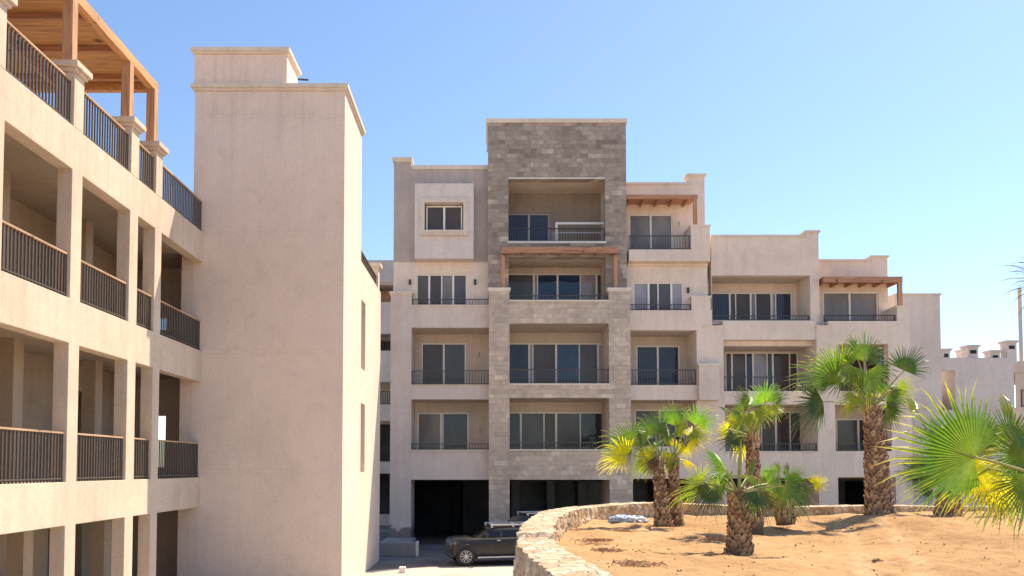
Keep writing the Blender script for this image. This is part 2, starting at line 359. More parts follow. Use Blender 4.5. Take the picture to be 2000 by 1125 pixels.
def trunkmat():
    m, nd, ln, bs = mat('palm trunk fibre')
    at = nd.new('ShaderNodeAttribute'); at.attribute_name = 'rad'
    r = ramp(nd, [(0, (.11, .065, .04)), (.35, (.31, .20, .13)), (.7, (.52, .38, .25)), (1, (.78, .63, .45))]); ln.new(at.outputs['Fac'], r.inputs[0])
    n = tex(nd, ln, scale=2, detail=6, rough=.75, vec=coords(nd, ln, (18, 18, 5))); r2 = ramp(nd, [(.3, (.55, .52, .5)), (.65, (1.15, 1.12, 1.1))]); ln.new(n.outputs[0], r2.inputs[0])
    c = mixc(nd, ln, r.outputs[0], r2.outputs[0], 1.0, 'MULTIPLY'); ln.new(c, bs.inputs['Base Color']); bs.inputs['Roughness'].default_value = .95
    bump(nd, ln, n.outputs[0], .8, .02, bs); return m
M['trunk'] = trunkmat()

# ------------------------------------------------------------------ shared building parts
def cap(mb, x0, x1, y0, y1, z, h, o, mi=0):
    mb.box(x0-o*.45, x1+o*.45, y0-o*.45, y1+o*.45, z, z+h*.4, mi); mb.box(x0-o, x1+o, y0-o, y1+o, z+h*.4, z+h, mi)
def railing(parent, x0, x1, z0, z1, y, m, step=.135, hand=None, axis='x', bar=.009, t=.02):
    mb = MB()
    def B(a0, a1, c0, c1, q0, q1, mi=0):
        if axis == 'x': mb.box(a0, a1, c0, c1, q0, q1, mi)
        else: mb.box(c0, c1, a0, a1, q0, q1, mi)
    B(x0, x1, y-t, y+t, z0+.05, z0+.08)
    B(x0, x1, y-t*1.4, y+t*1.4, z1-.035, z1, 1 if hand else 0)
    n = max(2, int((x1-x0)/step)); s = (x1-x0)/n
    for i in range(n):
        a = x0+s*(i+.5); B(a-bar, a+bar, y-bar, y+bar, z0+.0, z1-.035)
    B(x0, x0+.03, y-.02, y+.02, z0, z1-.035); B(x1-.03, x1, y-.02, y+.02, z0, z1-.035)
    return mb.build('railing', [m, hand or m], parent)
def window(parent, x0, x1, z0, z1, y, mulls, panes, frm='frame', deep=.10):
    """sliding window: outer frame, mullions at fractions; one pane object"""
    t = .06; mb = MB()
    mb.box(x0, x0+t, y-.05, y+deep, z0, z1); mb.box(x1-t, x1, y-.05, y+deep, z0, z1)
    mb.box(x0+t, x1-t, y-.05, y+deep, z1-t, z1); mb.box(x0+t, x1-t, y-.05, y+deep, z0, z0+t)
    fr = [0]+list(mulls)+[1]; w = x1-x0-2*t
    for k, q in enumerate(mulls):
        a = x0+t+w*q; hw = .045 if k % 2 == 0 else .028
        mb.box(a-hw, a+hw, y-.04+.015*(k % 2), y+.05, z0+t, z1-t)
        mb.box(a-hw-.004, a-hw+.012, y-.06, y-.04, z0+.9, z0+1.1)
    wo = mb.build('window', M[frm], parent)
    pb = MB()
    for i in range(len(fr)-1):
        a, b = x0+t+w*fr[i], x0+t+w*fr[i+1]; tl = random.uniform(-.012, .012); tz = random.uniform(-.01, .006)
        yb = y+.02
        pb.add([(a, yb+tl, z0+t), (b, yb-tl, z0+t), (b, yb-tl+tz, z1-t), (a, yb+tl+tz, z1-t),
                (a, yb+.03+tl, z0+t), (b, yb+.03-tl, z0+t), (b, yb+.03-tl+tz, z1-t), (a, yb+.03+tl+tz, z1-t)],
               [(0,1,2,3), (4,7,6,5), (0,4,5,1), (1,5,6,2), (2,6,7,3), (3,7,4,0)], panes[i % len(panes)])
    pb.build('pane', G, wo)
    return wo
def lamp_fixture(parent, x, z, y):
    mb = MB(); mb.box(x-.03, x+.03, y-.05, y, z-.05, z+.05); mb.tube([(x, y-.1, z-.13), (x, y-.1, z-.11), (x, y-.1, z+.11), (x, y-.1, z+.13)], [.035, .055, .055, .035], 12)
    return mb.build('wall_lamp', M['lampblack'], parent)

# ================================================================== MAIN BUILDING
W, Lp, T, S, B = 35.4, 34.95, 34.8, 34.5, 36.7
BK = 50.0
main = thing('apartment_building', 'large beige five storey apartment building with a tall grey stone centre bay and stepped wings', 'building', (0, 35, 0))
F2, F3, F4, F5 = 3.5, 6.95, 10.2, 13.4
def xs(x, y, d): return xx(x, y, d)
stu, low, up, dim = M['stucco'], M['stucco_low'], M['stucco_up'], M['stucco_dim']
xl = xs(762, 850, Lp); xl3 = xs(803, 800, Lp); xsl = xs(955, 800, S); xsl2 = xs(995, 760, S); xsr = xs(1190, 760, S); xsr2 = xs(1232, 760, S)
xlu = xs(769, 420, W); xtl = xs(953, 300, T); xtl2 = xs(993, 400, T); xtr = xs(1183, 400, T); xtr2 = xs(1224, 300, T)
zg = zz(937, Lp)
# --- left wing, lower front
m = MB(); m.panel(xl, xsl, 0, zz(598, Lp), Lp, Lp+.4, [(xl3, xsl+1, zz(752, Lp), zz(640, Lp)), (xl3, xsl+1, zz(880, Lp), zz(780, Lp)), (xl3, xsl+1, -1, zg)])
m.build('lower_left_wall', low, main)
m = MB(); m.box(xl, xl3, Lp, W-.003, zz(598, Lp)+.001, zz(577, Lp)); m.build('corner_pier', low, main)
m = MB(); cap(m, xl, xl3, Lp, W-.003, zz(577, Lp), .18, .07); m.build('pier_cap', M['trim'], main)
# --- left wing, upper front
zt = zz(331, W)
m = MB(); m.panel(xlu, xtl, zz(512, W), zt, W, W+.4); m.box(xlu, xs(803, 320, W), W+.001, W+.6, zt+.001, zz(316, W)); m.build('upper_left_wall', up, main)
m = MB(); m.panel(xlu, xtl, zz(640, W), zz(512, W)-.002, W+.003, W+.4, [(xs(813, 560, W), xs(912, 560, W), F4, zz(535, W))]); m.build('fourth_floor_wall', M['stucco'], main)
m = MB(); m.box(xs(804, 325, W), xtl, W-.05, W+.5, zt, zz(323, W)); cap(m, xlu, xs(802, 320, W), W, W+.6, zz(316, W), .2, .08); m.build('parapet_cap', M['trim'], main)
# projecting window box
bx0, bx1 = xs(810, 430, 34.85), xs(925, 430, 34.85); bz0, bz1 = zz(505, 34.85), zz(358, 34.85)
wx0, wx1 = xs(829, 420, 34.8), xs(905, 420, 34.8); wz0, wz1 = zz(450, 34.8), zz(396, 34.8)
m = MB(); m.panel(bx0, bx1, bz0, bz1, 34.85, W+.2, [(wx0, wx1, wz0, wz1)]); bay = m.build('window_bay', M['stucco_grey'], main, bevel=.012)
m = MB(); sx0, sx1 = xs(820, 420, 34.75), xs(915, 420, 34.75); sz0, sz1 = zz(457, 34.75), zz(386, 34.75)
m.panel(sx0, sx1, sz0, sz1, 34.76, 34.848, [(wx0, wx1, wz0, wz1)])
m.panel(sx0+.12, sx1-.12, sz0+.1, sz1-.1, 34.72, 34.758, [(wx0, wx1, wz0, wz1)])
m.box(sx0, sx1, 34.70, 34.76, sz0-.05, sz0-.001); m.build('window_surround', M['trim'], bay)
window(main, wx0+.06, wx1-.06, wz0+.05, wz1-.06, 35.1, [.5], [0, 0])
window(main, xs(813, 560, W), xs(912, 560, W), F4, zz(535, W), W+.12, [.24, .5, .74], [2, 0, 5, 2])
lamp_fixture(main, xs(801, 552, W), zz(552, W), W); lamp_fixture(main, xs(928, 552, W), zz(552, W), W)
# --- slabs, back wall, sides of left recesses
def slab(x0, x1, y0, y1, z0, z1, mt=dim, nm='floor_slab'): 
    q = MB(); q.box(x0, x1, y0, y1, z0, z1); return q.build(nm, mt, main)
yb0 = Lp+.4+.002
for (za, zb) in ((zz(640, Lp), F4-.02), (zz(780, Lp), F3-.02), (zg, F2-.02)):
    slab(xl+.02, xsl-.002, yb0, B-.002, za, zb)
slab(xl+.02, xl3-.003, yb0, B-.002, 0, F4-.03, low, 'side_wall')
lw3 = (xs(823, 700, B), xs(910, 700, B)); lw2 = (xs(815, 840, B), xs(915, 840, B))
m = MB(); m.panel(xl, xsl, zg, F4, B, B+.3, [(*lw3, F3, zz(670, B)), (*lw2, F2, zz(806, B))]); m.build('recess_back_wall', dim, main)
window(main, *lw3, F3, zz(670, B), B+.1, [.5], [0, 2]); window(main, *lw2, F2, zz(806, B), B+.1, [.46, .5], [5, 0, 1])
def sill(x0, x1, z, yf, h=.09, o=.05, mt='trim'):
    q = MB(); q.box(x0, x1, yf-o, yf+.4, z+.001, z+h); return q.build('sill', M[mt], main)
sill(xl3, xsl, zz(598, Lp), Lp, .06); sill(xl3, xsl, zz(752, Lp), Lp, .02); sill(xl3-.04, xsl, zz(881, Lp), Lp, .06)
ig = M['iron_grey']
railing(main, xl3, xsl, zz(597, Lp), zz(583, Lp), Lp+.12, ig); railing(main, xl3, xsl, zz(752, Lp), zz(723, Lp), Lp+.12, ig); railing(main, xl3, xsl, zz(879, Lp), zz(866, Lp), Lp+.12, ig)
# small cable stubs on recess walls
for (px, py) in ((935, 690), (937, 838), (1345, 692), (1325, 435)):
    q = MB(); a = pt(px, py, B if py > 500 else W+.8); q.tube([a+Vector((0, .0, .05)), a+Vector((.03, -.07, 0)), a+Vector((0, -.05, -.12)), a+Vector((.03, -.03, -.2))], .012, 6); q.build('cable_stub', M['lampblack'], main)

# --- stone centre
up_s, lo_s = M['ashlar_up'], M['ashlar']
zs4 = zz(589, S); zcapS = zz(569, S)
m = MB(); m.panel(xsl, xsr2, 0, zcapS, S, S+.45, [(xsl2, xsr, zs4, 99), (xsl2, xsr, zz(751, S), zz(632, S)), (xsl2, xsr, zz(879, S), zz(777, S)), (xsl2, xsr, -1, zz(937, S))])
m.build('lower_stone_cladding', lo_s, main)
m = MB()
for a, b in ((xsl, xsl2), (xsr, xsr2)): cap(m, a, b, S, S+.45, zcapS, .16, .06)
m.build('pier_cap', M['stone_trim'], main, split=2)
ztop = zz(237, T); z5 = zz(474, T); z5t = zz(347, T); z4t = zz(500, T)
m = MB(); m.panel(xtl, xtr2, zs4-.6, ztop, T+.155, T+.6, [(xtl2, xtr, z5, z5t), (xtl2, xtr, 0, z4t)]); 
m.build('upper_stone_cladding', up_s, main)
m = MB(); m.box(xtl-.09, xtr2+.06, T+.1, T+2.5, ztop+.001, ztop+.19); m.build('cornice', M['trim'], main)
m = MB(); m.box(xtl-.06, xtl-.003, T+.3, T+.6, ztop-1.2, ztop); m.build('cornice_return', M['trim'], main)
m = MB(); m.box(xtl2-.04, xtr+.04, T+.1, T+.6, z5+.002, z5+.11); m.build('sill', M['stone_trim'], main)
m = MB(); m.box(xtl2, xtr, T+.14, T+.154, z5t, z5t+.06); m.build('lintel_trim', M['stone_trim'], main)
sill(xsl2-.02, xsr+.02, zs4, S, .07, .05, 'stone_trim'); sill(xsl2, xsr, zz(752, S), S, .07, .04, 'stone_trim'); sill(xsl2, xsr, zz(880, S), S, .06, .04, 'stone_trim')
railing(main, xtl2, xtr, z5+.11, zz(442, T), T+.3, M['iron'])
railing(main, xsl2, xsr, zs4+.07, zz(575, S), S+.2, ig); railing(main, xsl2, xsr, zz(751, S)+.06, zz(720, S), S+.15, ig); railing(main, xsl2, xsr, zz(880, S)+.06, zz(863, S), S+.15, ig)
# piers running back, slabs and back walls
for a, b in ((xsl+.002, xsl2-.012), (xsr+.012, xsr2-.002)):
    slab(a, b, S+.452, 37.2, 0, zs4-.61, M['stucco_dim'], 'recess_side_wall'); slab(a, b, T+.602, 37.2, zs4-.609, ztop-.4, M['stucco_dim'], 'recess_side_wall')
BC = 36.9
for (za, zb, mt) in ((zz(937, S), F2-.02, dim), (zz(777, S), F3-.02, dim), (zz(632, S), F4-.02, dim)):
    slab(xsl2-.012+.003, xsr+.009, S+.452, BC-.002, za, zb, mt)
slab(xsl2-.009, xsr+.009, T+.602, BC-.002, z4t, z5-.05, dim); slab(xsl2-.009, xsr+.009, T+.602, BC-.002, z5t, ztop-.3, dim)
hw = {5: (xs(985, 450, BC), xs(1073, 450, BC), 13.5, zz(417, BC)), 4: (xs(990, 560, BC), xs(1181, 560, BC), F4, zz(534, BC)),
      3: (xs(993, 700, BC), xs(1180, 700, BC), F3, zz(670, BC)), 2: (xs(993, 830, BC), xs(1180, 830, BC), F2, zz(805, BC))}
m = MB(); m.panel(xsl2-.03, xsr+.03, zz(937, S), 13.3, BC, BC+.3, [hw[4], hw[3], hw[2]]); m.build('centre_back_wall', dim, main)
m = MB(); m.panel(xsl2-.03, xsr+.03, 13.301, ztop-.3, BC, BC+.3, [hw[5]]); m.build('top_back_wall', stucco('recess shade render', (.30, .245, .205)), main)  # shade of the top recess is put into this brown
window(main, *hw[5], BC+.1, [.55], [1, 1], 'frame_grey'); window(main, *hw[4], BC+.1, [.27, .31, .52, .76, .93], [2, 3, 4, 4, 3, 0])
window(main, *hw[3], BC+.1, [.21, .25, .5, .75, .95], [1, 3, 0, 4, 2, 3]); window(main, *hw[2], BC+.1, [.12, .37, .5, .76], [1, 2, 0, 2, 1])
# centre pergola
PY = 34.35
m = MB(); px0, px1 = xs(979, 490, PY), xs(1208, 490, PY)
m.box(px0, px1, PY-.1, PY+.04, zz(495, PY), zz(483, PY))
for k in range(7):
    a = px0+.1+(px1-px0-.2)*k/6; m.box(a-.04, a+.04, PY+.041, T+.15, zz(495, PY)+.05, zz(483, PY)-.02)
m.box(px0+.02, px1-.02, PY+.3, T+.15, zz(483, PY)-.018, zz(483, PY)+.02)
perg = m.build('pergola', M['wood_x'], main, bevel=.008)
m = MB()
for a in (px0+.09, px1-.09): m.box(a-.08, a+.08, S+.1, S+.25, zcapS+.163, zz(495, PY)-.002)
m.build('post', M['wood_z'], perg, split=1)

# --- right wing A
xa1, xab = xs(1386, 400, W), xs(1361, 700, Lp)
zta = zz(349, W); zA5 = zz(487, Lp); zA5b = zz(511, Lp)
xap = xs(1350, 500, Lp); xap2 = xs(1388, 600, Lp); xA4 = xs(1401, 740, Lp)
wA5 = (xs(1229, 450, W+.8), xs(1314, 450, W+.8), F5, zz(418, W+.8)); wA4 = (xs(1237, 580, W), xs(1335, 580, W), F4, zz(551, W))
wA3 = (xs(1243, 710, B), xs(1328, 710, B), F3, zz(675, B)); wA2 = (xs(1240, 830, B), xs(1338, 830, B), F2, zz(800, B))
m = MB(); m.panel(xtr2+.002, xa1, zA5b-.35, zta, W+.8, W+1.1, [wA5]); m.box(xs(1352, 340, W), xa1, W+.801, W+1.3, zta+.001, zz(334, W)); m.build('fifth_floor_wall', stu, main)
m = MB(); m.box(xtr2+.002, xs(1350, 340, W+.8), W+.75, W+1.3, zta+.001, zta+.12); cap(m, xs(1352, 340, W), xa1, W+.8, W+1.3, zz(334, W), .17, .07); m.build('parapet_cap', M['trim'], main)
m = MB(); m.panel(xtr2+.002, xap2, zz(646, W), zz(520, W), W, W+.3, [wA4]); m.build('fourth_floor_wall', stu, main)
m = MB(); m.box(xtr2+.1, xap, Lp, W+.798, zA5b+.02, zA5); m.box(xap+.001, xap2, Lp, W+.798, zA5b+.02, zz(444, Lp)); m.box(xtr2+.1, xap2, W-.1, W+.798, zz(520, W)+.001, zA5b+.018); m.build('balcony_parapet', stu, main, bevel=.01)
m = MB(); cap(m, xap+.001, xap2, Lp, W+.7, zz(444, Lp), .12, .04); m.build('pier_cap', stu, main)
railing(main, xtr2+.12, xap, zA5, zz(458, Lp), Lp+.15, ig); window(main, *wA5, W+.9, [.5], [5, 5]); window(main, *wA4, W+.1, [.3, .5, .78], [3, 2, 2, 3])
lamp_fixture(main, xs(1343, 568, W), zz(568, W), W)
# pergola A
m = MB(); pz = zz(388, Lp)
m.box(xtr2+.01, xs(1363, 385, Lp), Lp, Lp+.14, pz, zz(380, Lp)); m.box(xtr2+.01, xs(1363, 385, Lp), Lp+.141, W+.79, zz(380, Lp)-.04, zz(380, Lp))
for k in range(5):
    a = xtr2+.2+k*.68; m.box(a-.04, a+.04, Lp+.141, W+.79, pz+.02, zz(380, Lp)-.042)
pa = m.build('pergola', M['wood_x'], main, bevel=.006)
m = MB(); m.box(xs(1355, 420, Lp), xs(1362, 420, Lp), Lp+.01, Lp+.15, zz(444, Lp)+.125, pz-.002); m.build('post', M['wood_z'], pa)
# lower A
zsA4 = zz(606, Lp); xcol = xs(1375, 700, Lp)
m = MB(); m.panel(xsr2, xs(1413, 740, Lp), 0, zsA4, Lp, Lp+.4, [(xsr2-1, xab, zz(752, Lp), zz(645, Lp)), (xsr2-1, xab, zz(872, Lp), zz(781, Lp)), (xs(1236, 950, Lp), xs(1365, 950, Lp), -1, zz(935, Lp)), (xs(1391, 640, Lp), 99, zz(640, Lp), 99)])
m.box(xap, xap2, Lp, W-.002, zsA4+.001, zz(582, Lp)); m.build('lower_right_wall', stu, main)
m = MB(); cap(m, xap, xap2, Lp, W-.05, zz(582, Lp), .1, .03); cap(m, xs(1376, 700, Lp)+.0, xs(1413, 700, Lp), Lp, Lp+.4, zz(640, Lp)-.02, .12, .05); m.build('pier_cap', stu, main, split=2)
m = MB(); m.box(xab+.002, xA4, Lp-.35, Lp-.002, 6.6, zz(716, Lp-.2)); m.build('balcony_pier', stu, main, bevel=.01)
m = MB(); cap(m, xab+.002, xA4, Lp-.35, Lp-.005, zz(716, Lp-.2)+.001, .12, .05); m.build('pier_cap', M['stone_trim'], main)
railing(main, xsr2, xap, zsA4+.0, zz(593, Lp), Lp+.15, ig); railing(main, xsr2, xab, zz(752, Lp), zz(721, Lp), Lp+.15, ig); railing(main, xsr2, xab, zz(872, Lp), zz(859, Lp), Lp+.15, ig)
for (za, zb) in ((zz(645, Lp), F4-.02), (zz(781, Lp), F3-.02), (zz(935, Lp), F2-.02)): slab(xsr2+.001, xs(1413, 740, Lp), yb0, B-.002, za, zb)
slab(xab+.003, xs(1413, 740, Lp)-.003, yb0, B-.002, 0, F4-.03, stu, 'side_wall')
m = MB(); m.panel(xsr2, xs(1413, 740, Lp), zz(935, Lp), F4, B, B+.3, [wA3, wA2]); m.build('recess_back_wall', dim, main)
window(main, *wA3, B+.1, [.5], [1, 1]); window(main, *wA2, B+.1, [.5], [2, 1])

# --- right wing B
xb0, xb1 = xs(1389, 500, W), xs(1599, 500, W); ztb = zz(463, W)
xbo0, xbo1 = xs(1391, 600, W), xs(1583, 600, W); zB4 = zz(628, W)
BB = 37.0
wB4 = (xs(1380, 600, BB), xs(1548, 600, BB), F4, zz(571, BB))
m = MB(); m.panel(xb0, xb1, zz(663, W)-.3, ztb, W, W+.4, [(xbo0, xbo1, zB4, zz(538, W))]); m.box(xs(1574, 460, W), xb1, W+.001, W+.6, ztb+.001, zz(456, W)); m.build('upper_right_wall', stu, main)
m = MB(); m.box(xb0, xs(1572, 460, W), W-.05, W+.5, ztb, ztb+.1); cap(m, xs(1574, 460, W), xb1, W, W+.6, zz(456, W), .14, .07); m.build('parapet_cap', M['trim'], main)
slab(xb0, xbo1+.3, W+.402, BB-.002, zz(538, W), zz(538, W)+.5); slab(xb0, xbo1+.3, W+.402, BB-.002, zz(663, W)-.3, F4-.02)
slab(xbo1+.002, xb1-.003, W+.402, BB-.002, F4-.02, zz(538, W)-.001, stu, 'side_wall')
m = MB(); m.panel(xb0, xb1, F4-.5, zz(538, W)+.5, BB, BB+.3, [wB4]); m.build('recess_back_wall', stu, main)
window(main, *wB4, BB+.1, [.27, .34, .52, .58, .77, .82], [1, 2, 0, 3, 0, 3, 1])
railing(main, xbo0, xbo1, zB4+.05, zz(615, W), W+.15, ig); sill(xbo0, xbo1, zB4, W, .05)
# lower B: second plane
xB3a, xB3b, xB3c = xs(1413, 740, Lp)+.002, xs(1596, 740, Lp), xs(1630, 740, Lp)
wB3 = (xs(1417, 720, BB), xs(1560, 720, BB), F3, zz(688, BB)); wB2 = (xs(1430, 840, BB), xs(1575, 840, BB), F2, zz(804, BB))
m = MB(); m.panel(xB3a, xB3c, 0, zz(640, Lp), Lp, Lp+.4, [(xB3a-1, xB3b, zz(663, Lp), 99), (xB3a+.02, xB3b, zz(764, Lp), zz(663, Lp)+.01), (xB3a+.05, xB3b, zz(881, Lp), zz(790, Lp)), (xB3a+.1, xB3b, -1, zz(934, Lp))])
m.build('lower_right_wall', stu, main)
m = MB(); m.box(xB3a+.02, xB3b-.002, Lp+.05, W-.004, zz(663, Lp), zB4-.05); m.build('balcony_parapet', stu, main)
m = MB(); cap(m, xB3b, xB3c, Lp, Lp+.4, zz(640, Lp), .1, .05); m.build('pier_cap', stu, main)
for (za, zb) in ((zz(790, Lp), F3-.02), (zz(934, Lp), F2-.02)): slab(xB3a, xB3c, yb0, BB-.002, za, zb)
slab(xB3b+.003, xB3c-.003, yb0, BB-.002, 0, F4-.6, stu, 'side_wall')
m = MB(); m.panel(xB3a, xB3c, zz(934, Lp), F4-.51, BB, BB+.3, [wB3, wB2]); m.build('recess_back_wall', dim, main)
window(main, *wB3, BB+.1, [.08, .28, .38, .58, .66, .9], [0, 0, 1, 3, 2, 0, 0]); window(main, *wB2, BB+.1, [.2, .4, .6, .8], [1, 2, 0, 0, 2])
railing(main, xB3a, xB3b, zz(764, Lp), zz(735, Lp), Lp+.15, M['iron']); railing(main, xB3a+.05, xB3b, zz(881, Lp), zz(866, Lp), Lp+.15, ig); sill(xB3a+.03, xB3b, zz(881, Lp)-.07, Lp, .06)

# --- right wing C
xc1 = xs(1751, 520, W); ztc = zz(502, W); xC = xs(1777, 640, Lp)
wC4 = (xs(1608, 600, W+.8), xs(1716, 600, W+.8), F4, zz(570, W+.8)); WC = W+.8
m = MB(); m.panel(xb1+.002, xc1, F4-.5, ztc, WC, WC+.3, [wC4]); m.box(xs(1719, 500, W), xc1, WC+.001, WC+.5, ztc+.001, zz(495, W)); m.build('end_wing_wall', stu, main)
m = MB(); m.box(xb1+.002, xs(1717, 500, W), WC-.05, WC+.5, ztc+.001, ztc+.11); cap(m, xs(1719, 500, W), xc1, WC, WC+.5, zz(495, W), .12, .07); m.build('parapet_cap', M['trim'], main)
m = MB(); cz = zz(552, Lp)
m.box(xb1+.01, xs(1763, 545, Lp), Lp, Lp+.14, cz+.02, zz(540, Lp)); m.box(xb1+.01, xs(1763, 545, Lp), Lp+.141, WC-.01, zz(540, Lp)-.04, zz(540, Lp))
for k in range(6):
    a = xb1+.2+k*.68; m.box(a-.04, a+.04, Lp+.141, WC-.01, cz+.05, zz(540, Lp)-.042)
pc = m.build('pergola', M['wood_x'], main, bevel=.006)
m = MB(); m.box(xs(1755, 570, Lp), xs(1763, 570, Lp), Lp+.01, Lp+.15, zz(602, Lp)+.13, cz+.017); m.build('post', M['wood_z'], pc)
zC4 = zz(627, Lp); xCp = xs(1752, 620, Lp)
wC2 = (xs(1634, 840, B), xs(1722, 840, B), F2, zz(818, B)); wC3 = (xs(1640, 700, B), xs(1740, 700, B), F3, zz(690, B))
m = MB(); m.panel(xB3c+.002, xC, 0, zC4, Lp, Lp+.4, [(xB3c-1, xs(1742, 840, Lp), zz(881, Lp), zz(790, Lp)), (xB3c+.2, xs(1735, 700, Lp), zz(764, Lp), zz(672, Lp)), (xs(1637, 950, Lp), xs(1750, 950, Lp), -1, zz(932, Lp))])
m.build('lower_right_wall', stu, main)
m = MB(); m.box(xb1+.004, xCp, Lp+.002, Lp+.35, zz(640, Lp)+.13, zC4+.001) if False else m.box(xCp+.001, xC, Lp, WC-.002, zC4+.001, zz(602, Lp)); m.box(xb1+.2, xB3c, Lp+.002, Lp+.3, zz(640, Lp)+.11, zC4); m.build('balcony_parapet', stu, main, split=1)
m = MB(); cap(m, xCp+.001, xC, Lp, WC-.1, zz(602, Lp)+.001, .12, .03); m.build('pier_cap', stu, main)
railing(main, xb1+.05, xCp, zC4, zz(614, Lp), Lp+.15, M['iron']); railing(main, xB3c+.2, xs(1735, 700, Lp), zz(764, Lp), zz(735, Lp), Lp+.15, M['iron']); railing(main, xB3c+.01, xs(1742, 840, Lp), zz(881, Lp), zz(866, Lp), Lp+.15, ig)
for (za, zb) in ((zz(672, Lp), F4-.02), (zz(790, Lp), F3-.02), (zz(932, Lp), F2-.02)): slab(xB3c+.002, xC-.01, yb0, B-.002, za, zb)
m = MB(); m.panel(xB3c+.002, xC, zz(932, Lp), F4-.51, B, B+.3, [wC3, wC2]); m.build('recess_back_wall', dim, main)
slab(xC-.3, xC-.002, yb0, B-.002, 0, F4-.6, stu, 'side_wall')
window(main, *wC4, WC+.1, [.49], [5, 5]); window(main, *wC3, B+.1, [.5], [0, 0]); window(main, *wC2, B+.1, [.5], [2, 0])

# --- closed bodies behind (roofs, rear)
m = MB()
m.box(xlu+.02, xtl, W+.402, BK, zz(640, Lp)+.3, zt-.5)
m.box(xl+.02, xsl, B+.302, BK, zg, zz(640, Lp)+.298)
m.box(xtl+.01, xtr2-.01, 37.3, BK-3, zg, ztop-.02)
m.box(xtl+.05, xtr2-.05, T+.602, 37.298, ztop-.298, ztop-.02)
m.box(xsr2, xa1-.01, W+1.602, BK, zg, zta-.4); m.box(xsr2, xa1-.01, W+1.302, W+1.6, F4+2.6, zta-.4)
m.box(xb0, xb1-.01, BB+.302, BK, zg, ztb-.5); m.box(xb0, xb1-.01, W+.402, BB+.3, zz(538, W)+.502, ztb-.5)
m.box(xb1, xC-.31, B+.302, BK, zg, F4-.5); m.box(xb1, xc1-.01, WC+.302, BK, F4-.499, ztc-.4)
m.build('rear_block', stu, main)
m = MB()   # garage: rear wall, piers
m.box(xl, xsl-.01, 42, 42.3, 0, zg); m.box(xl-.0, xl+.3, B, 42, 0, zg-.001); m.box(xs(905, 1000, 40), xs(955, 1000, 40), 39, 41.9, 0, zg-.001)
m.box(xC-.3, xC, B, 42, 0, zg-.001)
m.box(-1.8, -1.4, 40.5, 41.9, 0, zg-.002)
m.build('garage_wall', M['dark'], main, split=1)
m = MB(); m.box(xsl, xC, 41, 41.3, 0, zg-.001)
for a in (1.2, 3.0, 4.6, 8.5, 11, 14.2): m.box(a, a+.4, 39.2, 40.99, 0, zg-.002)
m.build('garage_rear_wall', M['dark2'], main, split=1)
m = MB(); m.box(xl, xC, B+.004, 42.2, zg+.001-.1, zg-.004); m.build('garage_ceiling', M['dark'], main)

# white frame leaning on the top balcony
fr = thing('window_frame', 'loose white rectangular frame standing on the top stone balcony', 'window frame', pt(1130, 470, 35.9))
def FR(x0, x1, y0, y1, d, t=.07):
    q = MB(); a, b = xs(x0, 450, d), xs(x1, 450, d); za, zb = zz(y0, d), zz(y1, d)
    q.panel(a, b, zb, za, d, d+.06, [(a+t, b-t, zb+t, za-t)]); return q
q = FR(1085, 1183, 434, 482, 35.9, .10); q.build('outer_frame', M['frame'], fr)
q = FR(1080, 1176, 453, 482, 36.1, .07); q.build('inner_frame', M['frame_grey'], fr)

# ================================================================== LEFT BUILDING (gallery)
PX = -8.23; TH = .3; TY = 22.0
left = thing('apartment_building', 'sunlit cream gallery building with open balconies and timber rooftop pergola on the left', 'building', (PX, 15, 0))
pill = [(10.0, 10.4), (12.42, 12.87), (15.0, 15.39), (17.46, 17.87), (18.79, 19.17)]
bays = [(8.6, 10.0), (10.4, 12.42), (12.87, 15.0), (15.39, 17.46), (17.87, 18.79), (19.17, TY+.5)]
def lz(y): return zz(y, TY)
zA, zB_, zC_, zD, zE = lz(990), lz(932), lz(746), lz(686), lz(513)
zR = lz(455)
holes = []
for a, b in bays:
    holes += [(a, b, -1, zA), (a, b, zB_, zC_), (a, b, zD, zE)]
sl = M['stucco_left']
m = MB(); m.panel(8.2, TY-.002, 0, zR, PX-TH, PX, holes, axis='x'); m.build('gallery_wall', sl, left, bevel=.012)
m = MB(); zP = zz(300, 19)
for a, b in pill: m.box(PX-.36, PX+.002, a+.01, b-.01, zR+.001, zP)
m.build('roof_pier', sl, left, bevel=.01, split=1)
for a, b in pill:
    m = MB(); cap(m, PX-.36, PX+.002, a+.01, b-.01, zP+.001, .2, .11); m.build('pier_cap', sl, left, bevel=.01)
zRt = lz(393)
for (a, b) in bays:
    e = min(b, TY-.01)
    for z0, z1 in ((zB_, lz(865)), (zD, lz(626)), (zR, zRt)):
        railing(left, a+.005, e, z0+.005, z1, PX-.09, M['iron_left'], .105, M['wood_rail'], 'y', .014, .028)
